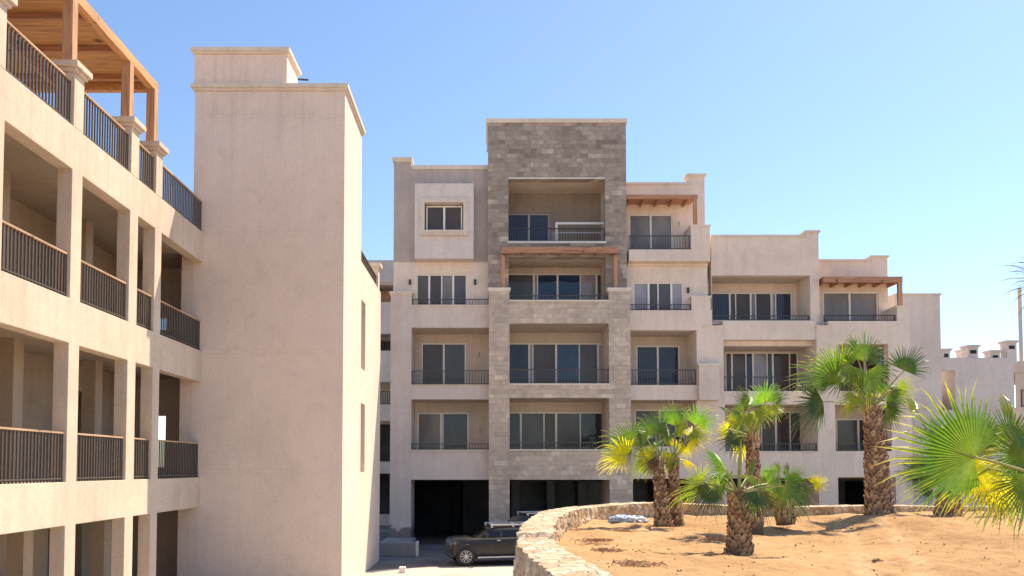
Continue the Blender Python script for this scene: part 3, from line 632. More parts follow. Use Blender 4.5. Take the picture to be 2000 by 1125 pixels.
# slabs and inside
dm = stucco('shaded gallery render', (.50, .405, .32))  # cream stucco darkened to carry the gallery's inner shade
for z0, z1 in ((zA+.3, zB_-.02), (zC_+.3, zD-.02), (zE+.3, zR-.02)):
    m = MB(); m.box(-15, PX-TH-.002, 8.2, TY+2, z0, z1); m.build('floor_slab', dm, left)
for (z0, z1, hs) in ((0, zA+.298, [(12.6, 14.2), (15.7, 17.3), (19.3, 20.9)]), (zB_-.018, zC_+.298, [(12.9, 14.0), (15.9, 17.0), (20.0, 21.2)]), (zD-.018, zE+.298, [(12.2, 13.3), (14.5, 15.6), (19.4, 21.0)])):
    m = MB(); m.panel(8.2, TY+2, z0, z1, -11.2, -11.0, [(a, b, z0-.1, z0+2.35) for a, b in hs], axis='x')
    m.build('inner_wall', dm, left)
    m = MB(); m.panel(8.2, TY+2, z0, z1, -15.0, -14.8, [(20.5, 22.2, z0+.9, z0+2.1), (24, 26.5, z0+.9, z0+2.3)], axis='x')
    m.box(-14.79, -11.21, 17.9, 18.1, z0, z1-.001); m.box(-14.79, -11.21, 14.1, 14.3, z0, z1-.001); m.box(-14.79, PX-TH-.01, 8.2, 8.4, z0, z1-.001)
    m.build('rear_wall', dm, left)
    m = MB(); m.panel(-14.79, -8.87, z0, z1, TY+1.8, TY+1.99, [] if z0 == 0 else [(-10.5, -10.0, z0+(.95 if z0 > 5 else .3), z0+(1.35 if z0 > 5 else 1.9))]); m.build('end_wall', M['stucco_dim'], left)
m = MB()
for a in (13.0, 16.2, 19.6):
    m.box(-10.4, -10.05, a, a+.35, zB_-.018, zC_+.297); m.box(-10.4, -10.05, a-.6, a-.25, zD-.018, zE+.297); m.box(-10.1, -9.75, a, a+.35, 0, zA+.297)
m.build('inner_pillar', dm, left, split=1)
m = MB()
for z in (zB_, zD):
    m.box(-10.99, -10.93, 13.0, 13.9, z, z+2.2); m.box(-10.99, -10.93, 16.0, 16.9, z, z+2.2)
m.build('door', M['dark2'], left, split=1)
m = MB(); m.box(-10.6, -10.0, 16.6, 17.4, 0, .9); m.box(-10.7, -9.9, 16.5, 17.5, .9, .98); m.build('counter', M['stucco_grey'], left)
# roof pergola
zp0 = zz(178, 19.1); zp1 = zz(165, 19.1)
m = MB(); m.box(PX-.3, PX-.12, 8.0, 19.12, zp0-.05, zp1)
m.box(-12.9, PX-.301, 18.94, 19.1, zp0-.05, zp1-.02); m.box(-10.9, -10.75, 8.0, 18.939, zp0, zp1-.02); m.box(-12.9, -12.75, 8.0, 18.939, zp0-.03, zp1-.02)
m.build('pergola_beam', M['wood_y'], left, bevel=.008, split=1)
m = MB()
y = 8.3
while y < 18.8:
    m.box(-10.749, PX-.301, y, y+.09, zp0+.02, zp1-.02); m.box(-12.749, -10.901, y, y+.09, zp0+.02, zp1-.02); y += 1.28
m.build('pergola_joist', M['wood_x'], left, split=1)
m = MB(); y = 8.0
while y < 19.0:
    zt_ = zp1+.002+random.uniform(0, .006); m.box(-12.95, PX-.14, y, y+.151, zt_-.02, zt_+.02); y += .16
m.build('roof_planks', M['planks'], left)
for a, b in pill[0:]:
    q = MB(); c = (a+b)/2; q.box(PX-.32, PX-.11, c-.1, c+.1, zP+.205, zp0-.052 if True else 0); q.build('post', M['wood_z'], left, bevel=.008)
for c in (10.2, 15.2, 19.0):
    q = MB(); q.box(-12.9, -12.72, c-.09, c+.09, zR-.02, zp0-.032); q.build('post', M['wood_z'], left)
m = MB(); m.panel(8.2, 14, zR-.018, zR+2.3, -13.4, -13.2, [(10, 11, zR-.1, zR+2)], axis='x'); m.build('roof_room_wall', dm, left)

# ================================================================== STAIR TOWER
tw = M['tower']
tower = thing('stair_tower', 'tall plain windowless beige tower block with stepped cornice beside the gallery', 'tower', (-6.5, 22, 0))
tx0, tx1 = xs(379, 300, TY), xs(671, 600, TY); ty1 = 25.0
tz = zz(178, TY)
m = MB(); m.box(tx0, tx1, TY, ty1, 0, tz)
m.box(-8.86, tx0-.001, TY+.003, ty1, 0, zz(500, TY)); m.build('wall', tw, tower, bevel=.01)
m = MB(); cap(m, tx0, tx1, TY, ty1, tz+.001, .19, .1); m.build('cornice', M['trim'], tower)
u0, u1 = xs(379, 130, TY), xs(562, 130, TY); uz = zz(105, TY)
u1 = xs(560, 130, TY); uy1 = 23.3
m = MB(); m.box(u0+.0, u1, TY+.02, uy1, tz+.192, uz); m.build('roof_turret', tw, tower, bevel=.01)
m = MB(); cap(m, u0, u1, TY+.02, uy1, uz+.001, .17, .09); m.build('turret_cornice', M['trim'], tower)
m = MB(); m.tube([(u1+.1, 22.9, uz-.3), (u1+.42, 22.9, uz-.32)], .03, 8); m.build('drain_spout', M['iron'], tower)
# lower terrace block
ty2 = 29.6; zter = 10.35
slits = [(zz(720, 25.2), zz(585, 25.2)), (zz(922, 25.0), zz(786, 25.0))]
m = MB(); m.panel(ty1+.002, ty2, 0, zter, tx1-.35, tx1, [(25.1, 25.95, a, b) for a, b in slits], axis='x'); 
m.box(-8.5, tx1-.351, ty1+.002, ty2, 0, zter-.3); m.build('terrace_wall', tw, tower)
m = MB()
for a, b in slits: m.box(tx1-.349, tx1-.3, 25.1, 25.95, a, b)
m.build('slit_pane', G[0], tower, split=1)
railing(tower, ty1+.005, 28.9, zter, zz(482, 25), tx1-.1, M['iron_left'], .11, None, 'y', .014, .03)
m = MB(); m.box(tx1-.35, tx1+.001, 28.9, 29.25, zter+.001, zz(526, 29)); cap(m, tx1-.35, tx1+.001, 28.9, 29.25, zz(526, 29)+.001, .2, .1); m.build('terrace_pier', M['trim'], tower)

# ================================================================== FAR BUILDING IN THE GAP
gd = 47.0
gap = thing('apartment_building', 'pale building with dark balcony railings seen in the narrow gap beside the cream tower', 'building', (-8, gd, 0))
def gz(y): return zz(y, gd)
gx0, gx1 = -13.0, -5.2
m = MB(); m.panel(gx0, gx1, 0, gz(508), gd, gd+.3, [(gx0+.4, gx1-.2, gz(a), gz(b)) for a, b in ((590, 556), (685, 652), (790, 746), (902, 822), (1010, 925))])
m.box(gx0, gx1, gd+2.2, gd+8, 0, gz(512)); m.box(gx0, gx1, gd+.301, gd+2.199, gz(552), gz(520))
for y_ in (600, 690, 800, 912): m.box(gx0, gx1, gd+.301, gd+2.199, gz(y_+8), gz(y_))
m.build('wall', M['stucco_grey'], gap)
m = MB(); m.box(gx0, gx1, gd-.1, gd-.002, gz(552), gz(548)); m.build('ledge', M['trim'], gap)
m = MB(); m.box(gx0+.5, gx1-.3, gd+1, gd+1.1, gz(590), gz(562)); m.build('timber_screen', M['wood_x'], gap)
for a, b in ((685, 655), (790, 764), (902, 872)): railing(gap, gx0+.4, gx1-.2, gz(a)+.002, gz(b), gd+.1, M['iron'], .14, None, 'x', .02, .03)
m = MB()
for a, b in ((680, 655), (900, 825), (1008, 926)): m.box(gx0+.6, gx1-.3, gd+2.15, gd+2.198, gz(a), gz(b))
m.build('dark_doorway', M['dark'], gap, split=1)

# ================================================================== RIGHT FAR BLOCKS
rd = 37.5
far = thing('annex_building', 'plain pale rendered annex with low rooftop chimneys at the right end', 'building', (22, rd, 0))
rx0, rx1, rx2 = xs(1750, 700, rd), xs(1837, 640, rd), xs(1989, 760, rd)
rz1, rz2 = zz(577, rd), zz(697, rd)
m = MB(); m.box(rx0, rx1, rd, rd+8, 0, rz1); m.build('tall_wall', M['stucco_grey'], far)
m = MB(); m.box(rx0, rx1+.05, rd-.06, rd+8, rz1+.001, rz1+.1); m.build('parapet_cap', M['trim'], far)
so = (xs(1842, 750, rd), xs(1873, 750, rd), zz(800, rd), zz(722, rd))
m = MB(); m.panel(rx1+.002, rx2, 0, rz2, rd+.3, rd+.6, [so]); m.box(so[1], rx2, rd+.601, rd+5, 0, rz2-.3); m.box(rx1+.002, so[1]-.001, rd+3, rd+5, 0, rz2-.3)
m.build('low_wall', M['stucco_grey'], far)
m = MB(); n = 9
for k in range(n):
    a = so[0]-.3+(so[1]-so[0]+.5)*k/n; zt2 = so[3]-.5-k*.19; m.box(a, a+(so[1]-so[0]+.5)/n, rd+1, rd+2.4, zt2-.25, zt2)
m.build('stair_flight', M['stucco_dim'], far)
for (a, b, t_, c) in ((1840, 1856, 681, 37.9), (1879, 1893, 682, 39.5), (1891, 1911, 674, 38), (1935, 1953, 684, 38), (1967, 1986, 665, 37.85)):
    m = MB(); z_ = zz(t_+5, c); X0, X1 = xs(a, 690, c), xs(b, 690, c); m.box(X0, X1, c, c+.5, rz2-.31, z_); cap(m, X0, X1, c, c+.5, z_+.001, .13, .08)
    m.box(X0+.1, X1-.1, c-.012, c-.002, z_-.3, z_-.12, 1); m.build('chimney', [M['stucco_grey'], M['dark']], far)
fd = 44.0
far2 = thing('apartment_building', 'unfinished concrete framed building just showing at the right edge of the view', 'building', (31, fd, 0))
e0 = xs(1990, 700, fd)
m = MB()
for y_ in (705, 795, 870, 935): m.box(e0, e0+9, fd, fd+7, zz(y_+22, fd), zz(y_, fd))
for k in range(4): m.box(e0+.1+k*2.6, e0+.5+k*2.6, fd+.1, fd+.5, 0, zz(706, fd)-.001); m.box(e0+.1+k*2.6, e0+.5+k*2.6, fd+6.3, fd+6.8, 0, zz(706, fd)-.001)
m.build('concrete_frame', M['stucco_dim'], far2)
m = MB(); m.box(xs(1996, 600, fd), xs(1996, 600, fd)+.14, fd+.2, fd+.34, zz(705, fd), zz(560, fd)); m.build('post', M['stucco_dim'], far2)
for y_ in (795, 870): railing(far2, e0+.1, e0+8.9, zz(y_, fd)+.001, zz(y_, fd)+1, fd+.05, M['iron'], .14)

# ================================================================== GROUND
m = MB(); m.add([(-700, -700, -.008), (700, -700, -.008), (700, 900, -.008), (-700, 900, -.008)], [(0, 1, 2, 3)])
g = m.build('ground', M['ground']); g['kind'] = 'structure'
m = MB(); m.add([(-15, 24.9, -.003), (32, 24.9, -.003), (32, 60, -.003), (-15, 60, -.003)], [(0, 1, 2, 3)])
g = m.build('street', M['street']); g['kind'] = 'structure'
m = MB(); m.add([(-8.2, -12, 0), (30, -12, 0), (30, 28.2, 0), (2, 28.2, 0), (-1, 27.9, 0), (-3.4, 27.2, 0), (-4.2, 26.6, 0), (-8.2, 26.3, 0)], [tuple(range(8))])
g = m.build('forecourt', M['forecourt']); g['kind'] = 'structure'
m = MB(); m.box(-4.05, -.3, -9, 3.2, 0.004, 2.0); g = m.build('path', M['forecourt']); g['kind'] = 'structure'
kw = thing('kerb_wall', 'low grey rendered ramp wall with a small white post at the garage entrance', 'low wall', (-4, 30, 0))
m = MB(); m.box(-4.6, xs(812, 1080, 31), 31, 31.3, 0, zz(1060, 31)); m.box(-4.6, xs(812, 1080, 31)-.35, 31.302, 34.9, 0, zz(1060, 31)-.15); m.build('wall', M['pave_wall'], kw, bevel=.02)
m = MB(); m.box(xs(812, 1080, 31)-.0, xs(812, 1080, 31)+.1, 30.95, 31.3, 0, zz(1058, 31)); m.build('post', M['stone_trim'], kw)
b = MB(); c = pt(786, 1116, 26.2); b.box(c.x-.11, c.x+.11, 26.1, 26.3, 0, .2)
tag(b.build('kerb_block', M['stone_trim'], bevel=.02), 'small white concrete block on the ground right of the cream tower foot', 'block')

# planter wall path (outer edge and inner edge in plan)
outer = [(1.0, -9), (.95, 0), (.68, 4), (.6, 5.5), (.53, 6.6), (.44, 7.8), (.38, 9.2), (.5, 11.2), (.78, 13), (1.1, 14.5), (1.65, 16.2), (2.5, 17.3), (4, 17.9), (6, 17.75), (8, 17.6), (10.5, 17.9), (14, 18.2), (20, 18), (28, 17.5)]
def catmull(P, n):
    out = []
    for i in range(len(P)-1):
        p0, p1, p2, p3 = [Vector(P[min(max(j, 0), len(P)-1)]) for j in (i-1, i, i+1, i+2)]
        m_ = max(2, int((p2-p1).length/n))
        for k in range(m_):
            t = k/m_; out.append(.5*((2*p1)+(p2-p0)*t+(2*p0-5*p1+4*p2-p3)*t*t+(3*p1-p0-3*p2+p3)*t**3))
    out.append(Vector(P[-1])); return out
path = catmull(outer, .055)
WT = 2.75
def wall_top(X, Y): return WT - .02*math.sin(X*1.3+Y*.7) - (0.06 if Y < 10 else 0) - .05*max(0, min(1, (X-4)/3))
# sand surface
ctrl = [(.9, 3, 2.62), (.9, 7, 2.62), (1.1, 9, 2.52), (1.4, 12, 2.42), (2.2, 15, 2.43), (3.2, 17, 2.44), (3.47, 15, 2.43), (3.77, 11.5, 2.30), (5.2, 12.5, 2.33), (7.9, 15.5, 2.62), (6, 17, 2.50), (9.3, 15.5, 2.62), (10, 17.4, 2.55), (5.2, 9, 2.28), (7.5, 11, 2.42), (8, 8, 2.38), (4, 6, 2.35), (12, 12, 2.5), (14, 17, 2.5), (18, 10, 2.4), (5, 2, 2.3), (15, 0, 2.2), (25, 17, 2.4), (25, -5, 2.2), (3, -8, 2.3), (4.4, 5.5, 2.4)]
def sand_z(X, Y):
    s = w = 0
    for a, b_, z in ctrl:
        d = ((X-a)**2+(Y-b_)**2); q = 1/(d+.35)**1.6; s += q*z; w += q
    return s/w
def tracks(X, Y):
    v = 0
    for (ax, bx_) in ((.0, 0), (.72, .02)):
        c = 4.35+ax+(Y-8.8)*.44-.05*max(0, Y-12.5)**2
        d = abs(X-c)
        if d < .17: v = max(v, (.55+.45*math.cos(d*110))*(1-(d/.17)**4))
    return v if 6 < Y < 15 else 0
m = MB(); rows = []
Ys = []; y = -8
while y < 17.95:
    Ys.append(y); y += .09 if y > 6 else .5
def left_x(Y):
    best = None
    for i in range(len(path)-1):
        a, b_ = path[i], path[i+1]
        if a.y <= Y <= b_.y: return a.x+.22
    return 4.0
U = [0, .06]; 
while U[-1] < 28: U.append(U[-1]+(.09 if U[-1] < 9.5 else .6))
V = []; A = []
for Y in Ys:
    lx = left_x(Y)
    for u in U:
        X = min(lx+u, 28)
        z = sand_z(X, Y); p = Vector((X, Y, 0))
        z += .07*noise.noise(p*.55)+.045*noise.noise(p*1.7)+.028*noise.noise(p*4.3)+.014*noise.noise(p*9)
        fp = noise.voronoi(p*1.9)[0][0]; 
        if fp < .16: z -= .035*(1-fp/.16)
        t = tracks(X, Y); z -= .025*t*(1+.5*math.sin(Y*25))
        if Y > 17.6: z = min(z, 2.5)
        V.append((X, Y, z)); A.append(t*.62)
nu = len(U); Fc = [(j*nu+i, j*nu+i+1, (j+1)*nu+i+1, (j+1)*nu+i) for j in range(len(Ys)-1) for i in range(nu-1)]
m.add(V, Fc, 0, A); g = m.build('sand_bed', M['sand'], smooth=True, att='track', recalc=False); g['kind'] = 'structure'

# rubble retaining wall
wallthing = MB(); prof = []
nz = 34; nt = 9; V = []; s_acc = 0; ring = None
for i, p in enumerate(path):
    a = path[max(i-1, 0)]; b_ = path[min(i+1, len(path)-1)]; t = (b_-a).normalized(); nin = Vector((t.y, -t.x))  # inward (right of travel)
    if i: s_acc += (p-path[i-1]).length
    zt_ = wall_top(p.x, p.y); pts = []
    for k in range(nz+1): pts.append((0.0-.16*(1-k/nz), zt_*k/nz, 'o'))
    for k in range(1, nt): pts.append((.44*k/nt, zt_, 't'))
    for k in range(13): pts.append((.44, zt_-.05*k, 'i'))
    for (off, z, kd) in pts:
        q = Vector((p.x+nin.x*off, p.y+nin.y*off, z))
        sc = Vector((q.x*4.6, q.y*4.6, q.z*3.4))
        dd, _ = noise.voronoi(sc); e = min(1, (dd[1]-dd[0])*2.6)
        cell = noise.cell(Vector(_[0])*3.1)
        h = (.045*(e**.6) + .03*cell + .02*noise.noise(q*13)); h = h*(.35 if kd == 't' else .8)
        if kd == 'o': q.x -= nin.x*h; q.y -= nin.y*h
        elif kd == 't': q.z += h*.8
        else: q.x += nin.x*h; q.y += nin.y*h
        V.append(tuple(q))
    ring = len(pts)
Fc = [(i*ring+k, i*ring+k+1, (i+1)*ring+k+1, (i+1)*ring+k) for i in range(len(path)-1) for k in range(ring-1)]
wallthing.add(V, Fc); w_ = wallthing.build('stone_wall', M['rubble'], smooth=False, recalc=True)
tag(w_, 'curved rubble stone retaining wall with pale top around the sandy palm bed', 'wall')

# ================================================================== PALMS
def frond(parent, crown, hub, tip, key, face=0, spread=110, droop=.12, nseg=32, cup=.18, pr=.012, rnd=None, split=.35, pf=.4):
    rnd = rnd or random
    hub, tip, crown = Vector(hub), Vector(tip), Vector(crown)
    a = (tip-hub); Rr = a.length; a.normalize()
    n = Vector((0, -1, .15)); n = (n-a*n.dot(a)).normalized(); n = Matrix.Rotation(R(face), 3, a) @ n; bvec = a.cross(n)
    mb = MB(); sp = R(spread)
    def P(r, an, off=0):
        q = hub + (a*math.cos(an)+bvec*math.sin(an))*r + n*(cup*r*math.sin(an)**2*(-1)) + n*off
        q.z -= droop*Rr*(r/Rr)**2.4; return q
    for i in range(nseg):
        a0 = -sp+2*sp*i/nseg; a1 = -sp+2*sp*(i+1)/nseg; ac = (a0+a1)/2+rnd.uniform(-.015, .015); hf = (a1-a0)/2
        Ln = Rr*((1-pf)+pf*math.cos(ac*.8))*rnd.uniform(.82, 1.07)
        sr = Rr*split*(.8+.2*math.cos(ac)); fo = hf*sr*.95
        hubp = hub
        e0, e1, c0 = P(sr, a0), P(sr, a1), P(sr*1.02, ac, fo)
        wb = rnd.uniform(-.045, .045)
        m0, m1, mc = P(Ln*.76, ac+wb-hf*.27), P(Ln*.76, ac+wb+hf*.27), P(Ln*.77, ac+wb, fo*.5)
        tp = P(Ln, ac+wb*2, 0); tp.z -= Rr*rnd.uniform(.0, .13); tp += n*Rr*rnd.uniform(-.06, .06)
        mb.add([hubp, e0, c0, e1, m0, mc, m1, tp], [(0, 1, 2), (0, 2, 3), (1, 4, 5, 2), (2, 5, 6, 3), (4, 7, 5), (5, 7, 6)], 0, [0, .5, .5, .5, .8, .8, .8, 1.05])
        if rnd.random() < .35:   # loose fibre
            q0 = P(sr, a1); q1 = P(Ln*.7, a1+rnd.uniform(-.1, .1)); q1.z -= Rr*.08; w2 = bvec*.004
            mb.add([q0-w2, q0+w2, q1], [(0, 1, 2)], 0, [1.05]*3)
    mid = crown.lerp(hub, .5)+Vector((0, 0, (hub-crown).length*.10)); st = []
    for k in range(7):
        t = k/6; st.append(crown*(1-t)**2+mid*2*t*(1-t)+hub*t*t)
    mb.tube(st, [pr*(1.8-.9*k/6) for k in range(7)], 6, 1)
    mb.tube([hub, hub+a*Rr*.22], [pr*.8, pr*.2], 5, 1)
    return mb.build('frond', [L[key], M['petiole'] if key != 'b' else L['b']], parent, att='rad', recalc=False)
def trunk(parent, base, top, r0, r1, rowh=.07, seed=1, flare=1.06):
    rn = random.Random(seed); base, top = Vector(base), Vector(top); h = (top-base).length; mb = MB()
    nr = 9
    pts = [base.lerp(top, k/nr) for k in range(-1, nr+1)]; 
    rad = [ (r0+(r1-r0)*max(0, k/nr))*(1+(flare-1)*max(0, 1-k/nr*4)) *.84 for k in range(-1, nr+1)]
    mb.tube(pts, rad, 16, 0, .1)
    rows = int(h/rowh)
    for j in range(rows+1):
        t = j/rows; c = base.lerp(top, t); rr = (r0+(r1-r0)*t)*(1+(flare-1)*max(0, 1-t*4)); per = max(7, int(2*math.pi*rr/.10))
        for k in range(per):
            an = 2*math.pi*(k+.5*(j % 2)+rn.uniform(-.12, .12))/per; w = math.pi/per*1.05; hh = rowh*rn.uniform(1.2, 2.1)
            out = rr*.80; o2 = rr*rn.uniform(.86, 1.0); tone = rn.uniform(.25, 1.0)
            def q(a_, r_, z_): return c+Vector((math.cos(a_)*r_, math.sin(a_)*r_, z_))
            sk = rn.uniform(-.12, .12)
            vs_ = [q(an-w*.75, out, -.02), q(an+w*.75, out, -.02), q(an+w, o2, hh*.5), q(an-w, o2, hh*.5), q(an+sk+w*.35, o2+.012, hh), q(an+sk-w*.35, o2+.012, hh*rn.uniform(.7, 1)), q(an, out-.02, hh*.75)]
            mb.add(vs_, [(0, 1, 2, 3), (3, 2, 4, 5), (5, 4, 6), (2, 1, 6), (2, 6, 4), (3, 6, 0), (3, 5, 6)], 0, [tone*.4, tone*.4, tone*.8, tone*.8, tone, tone, .05])
    return mb.build('trunk', M['trunk'], parent, att='rad', recalc=False)
def palm(label, Y0, basepx, toppx, r0, r1, fr, seed, extra=(), grp='fan palms on the sand bed', fill=8, fillR=.45, zbase=None):
    rn = random.Random(seed)
    b_ = pt(*basepx, Y0); b_.z = (zbase if zbase is not None else b_.z); t_ = pt(*toppx, Y0)
    root = thing('fan_palm', label, 'palm tree', b_, grp)
    trunk(root, b_-Vector((0, 0, .12)), t_, r0*.93, r1*.84, seed=seed)
    cr = t_+Vector((0, 0, .02))
    for f in fr:
        hx, hy, tx, ty, dy, key, face = f[:7]; kw_ = f[7] if len(f) > 7 else {}
        hub = pt(hx, hy, Y0+dy); tip = pt(tx, ty, Y0+dy*1.5); frond(root, cr, hub, tip, key, face, rnd=rn, **kw_)
    for k in range(fill):      # fronds at the back and sides of the crown
        an = rn.uniform(0, 2*math.pi); el = rn.uniform(-.25, 1.0); d = Vector((math.cos(an)*math.cos(el)*.75, abs(math.sin(an))*math.cos(el)*.9+.05, math.sin(el)))
        hub = cr+d*fillR*rn.uniform(.7, 1.05); a = (d+Vector((0, 0, -.35))).normalized()
        frond(root, cr, hub, hub+a*fillR*rn.uniform(.75, 1.05), rn.choice('glgmgdly'), rn.uniform(-60, 60), 95, .2, 26, rnd=rn)
    # cut stubs around the crown base
    mb = MB()
    for k in range(22):
        an = rn.uniform(0, 6.28); zb = rn.uniform(-.22, .03); p = t_+Vector((math.cos(an)*r1*.62, math.sin(an)*r1*.62, zb)); q = p+Vector((math.cos(an)*.05, math.sin(an)*.05, rn.uniform(.08, .18)))
        mb.tube([p, q], [.022, .014], 6, 0, rn.uniform(.4, 1))
    mb.build('leaf_stub', M['trunk'], root, att='rad', recalc=False)
    return root
Y1 = 15.0
palm('left one of the twin slim palms standing near the curved stone wall', Y1, (1297, 1030), (1285, 905), .205, .115, [
    (1281, 850, 1271, 786, 0, 'g', 15, dict(spread=80)), (1233, 867, 1160, 855, -.2, 'g', -35), (1223, 890, 1155, 886, -.25, 'y', -50), (1264, 858, 1226, 812, 0, 'g', 35),
    (1276, 887, 1246, 882, -.1, 'y', 0), (1277, 894, 1248, 918, -.1, 'b', 20), (1250, 863, 1207, 846, .1, 'm', 50), (1298, 862, 1312, 830, .1, 'g', 40)], 3, fill=9, fillR=.38)
palm('right one of the twin slim palms with a tall bright green frond', Y1+.25, (1321, 1028), (1315, 905), .18, .115, [
    (1320, 832, 1317, 768, 0, 'l', 25, dict(spread=70)), (1360, 832, 1393, 783, -.1, 'l', 15, dict(spread=85)), (1346, 853, 1396, 832, -.2, 'y', -40), (1339, 870, 1352, 897, -.2, 'y', 10),
    (1305, 853, 1290, 815, 0, 'g', 50), (1329, 853, 1344, 806, .1, 'm', 60), (1305, 884, 1293, 900, -.1, 'y', 20), (1352, 845, 1382, 862, -.3, 'm', -20)], 4, fill=8, fillR=.38)
palm('medium palm behind the squat one, with a dark ringed trunk and bright green crown', 14.0, (1472, 1018), (1470, 858), .19, .135, [
    (1495, 786, 1488, 732, -.2, 'l', 0, dict(spread=100)), (1462, 791, 1436, 747, -.1, 'g', 30), (1449, 803, 1428, 785, -.25, 'g', -20), (1514, 784, 1541, 752, 0, 'd', 35),
    (1507, 797, 1524, 822, -.2, 'm', 20), (1438, 853, 1407, 884, -.3, 'd', 10), (1421, 839, 1393, 843, -.2, 'y', -35), (1480, 800, 1494, 840, -.3, 'm', 55), (1455, 812, 1448, 850, -.3, 'm', 45), (1420, 800, 1398, 790, 0, 'g', 60)], 5, fill=10, fillR=.42)
palm('squat thick palm in front with drooping dark fans and an upright spear leaf', 11.5, (1445, 1082), (1441, 968), .235, .165, [
    (1419, 920, 1362, 866, -.1, 'l', 48, dict(spread=85)), (1372, 945, 1300, 966, -.3, 'm', -55), (1390, 955, 1342, 1000, -.35, 'd', 12, dict(spread=100)),
    (1479, 958, 1500, 1030, -.4, 'd', -15, dict(spread=90)), (1531, 950, 1582, 1006, -.3, 'd', 50), (1404, 949, 1408, 985, -.3, 'g', 60), (1500, 945, 1540, 930, .2, 'g', 40), (1465, 935, 1478, 885, .3, 'g', 65, dict(spread=60)), (1420, 940, 1400, 905, .3, 'm', 60)], 6, fill=7, fillR=.42)
palm('low palm with yellow and lime fans partly hidden behind the squat one', 14.3, (1534, 1008), (1530, 988), .2, .18, [
    (1501, 930, 1497, 899, -.1, 'l', 10), (1519, 920, 1516, 892, 0, 'l', 30), (1550, 940, 1557, 900, -.1, 'l', 0, dict(spread=95)), (1589, 946, 1619, 930, -.15, 'y', 0),
    (1497, 950, 1480, 925, 0, 'm', 30), (1514, 962, 1503, 985, -.2, 'y', 20), (1560, 962, 1590, 985, -.1, 'g', 30), (1537, 925, 1540, 895, .1, 'g', 50)], 7, fill=8, fillR=.32)
palm('tallest palm with a thick scaly trunk and wind swept crown', 15.5, (1719, 1006), (1704, 802), .315, .215, [
    (1689, 705, 1684, 627, -.1, 'g', 12, dict(spread=75)), (1675, 700, 1654, 640, 0, 'g', 35), (1713, 712, 1722, 662, .1, 'd', 40), (1718, 718, 1733, 758, -.1, 'd', 30),
    (1766, 724, 1798, 658, -.1, 'd', 0, dict(spread=85)), (1635, 735, 1538, 708, -.2, 'g', -45, dict(spread=85, nseg=38)), (1645, 718, 1580, 690, 0, 'm', -60), (1608, 785, 1536, 828, -.2, 'd', -30, dict(spread=85)),
    (1672, 774, 1637, 796, -.3, 'm', 25), (1752, 756, 1788, 778, .1, 'm', 40), (1665, 715, 1625, 745, -.3, 'm', 35), (1650, 735, 1580, 770, -.1, 'g', 65), (1695, 725, 1700, 790, -.4, 'g', 70)], 8, fill=11, fillR=.58)
palm('palm with dark fans behind the large foreground fan, brown trunk foot visible', 15.6, (1853, 1006), (1850, 945), .3, .22, [
    (1799, 922, 1742, 903, -.1, 'd', -30), (1822, 955, 1772, 948, -.1, 'd', -20), (1790, 800, 1762, 765, .2, 'm', 30), (1835, 860, 1800, 800, .1, 'g', 20), (1880, 850, 1885, 790, 0, 'm', 30),
    (1905, 860, 1930, 800, 0, 'm', 10), (1920, 940, 1960, 960, 0, 'g', 20)], 9, fill=7, fillR=.6)
palm('nearest palm reaching in from the right edge with huge yellow green fans', 6.0, (2190, 1215), (2170, 1010), .24, .18, [
    (1903, 893, 1716, 836, -.1, 't', -18, dict(spread=125, nseg=50, droop=.02, cup=.12, pr=.011, pf=.48, split=.43)), (1930, 915, 1822, 985, .12, 'y', 20, dict(spread=100, nseg=40, droop=.03, pr=.009, pf=.3)), (1975, 915, 1925, 1015, .2, 'y', -15, dict(spread=95, nseg=36, droop=.03, pr=.008)), (1975, 860, 1925, 775, .3, 'g', -10, dict(spread=90, nseg=34, pr=.008)), (1930, 870, 1900, 830, .35, 'b', 30, dict(spread=80, nseg=24, pr=.007)),
    (2008, 898, 1930, 800, .1, 't', 15, dict(spread=120, nseg=40, pr=.009)), (1990, 900, 1960, 840, .15, 'g', -25, dict(spread=110, nseg=36, pr=.008)), (2000, 960, 1950, 1030, .3, 'm', 10, dict(spread=90, nseg=34, pr=.008)), (2012, 935, 1985, 1050, 0, 'g', -20, dict(spread=100, nseg=34, pr=.009)), (2085, 548, 1950, 552, .2, 'b', 20, dict(spread=55, nseg=30, droop=.03, pr=.008, pf=.1, split=.3)),
    (1930, 860, 1885, 780, .45, 'm', 55, dict(spread=80, pr=.008)), (2150, 800, 2150, 650, .3, 'g', 20), (2300, 900, 2420, 850, .1, 'g', 10), (1955, 880, 1850, 800, .5, 'm', 30, dict(spread=85, nseg=34, pr=.008)), (1960, 950, 1880, 1010, .5, 'g', 30, dict(spread=85, nseg=30, pr=.008)), (1985, 850, 1975, 770, .6, 'm', 40, dict(spread=70, nseg=26, pr=.008)), (1915, 900, 1890, 870, .7, 'b', -30, dict(spread=90, nseg=24, pr=.007))], 10, fill=0)
# young unopened spear leaf of the squat palm
sp_ = MB(); a_ = pt(1443, 965, 11.45); b_ = pt(1447, 858, 11.4); sp_.tube([a_, a_.lerp(b_, .4), a_.lerp(b_, .8), b_], [.02, .03, .022, .004], 8, 0, .3)
squat = [o for o in bpy.data.objects if o.name.startswith('fan_palm') and 'squat thick' in o.get('label', '')][0]
sp_.build('spear_leaf', M['petiole'], squat)

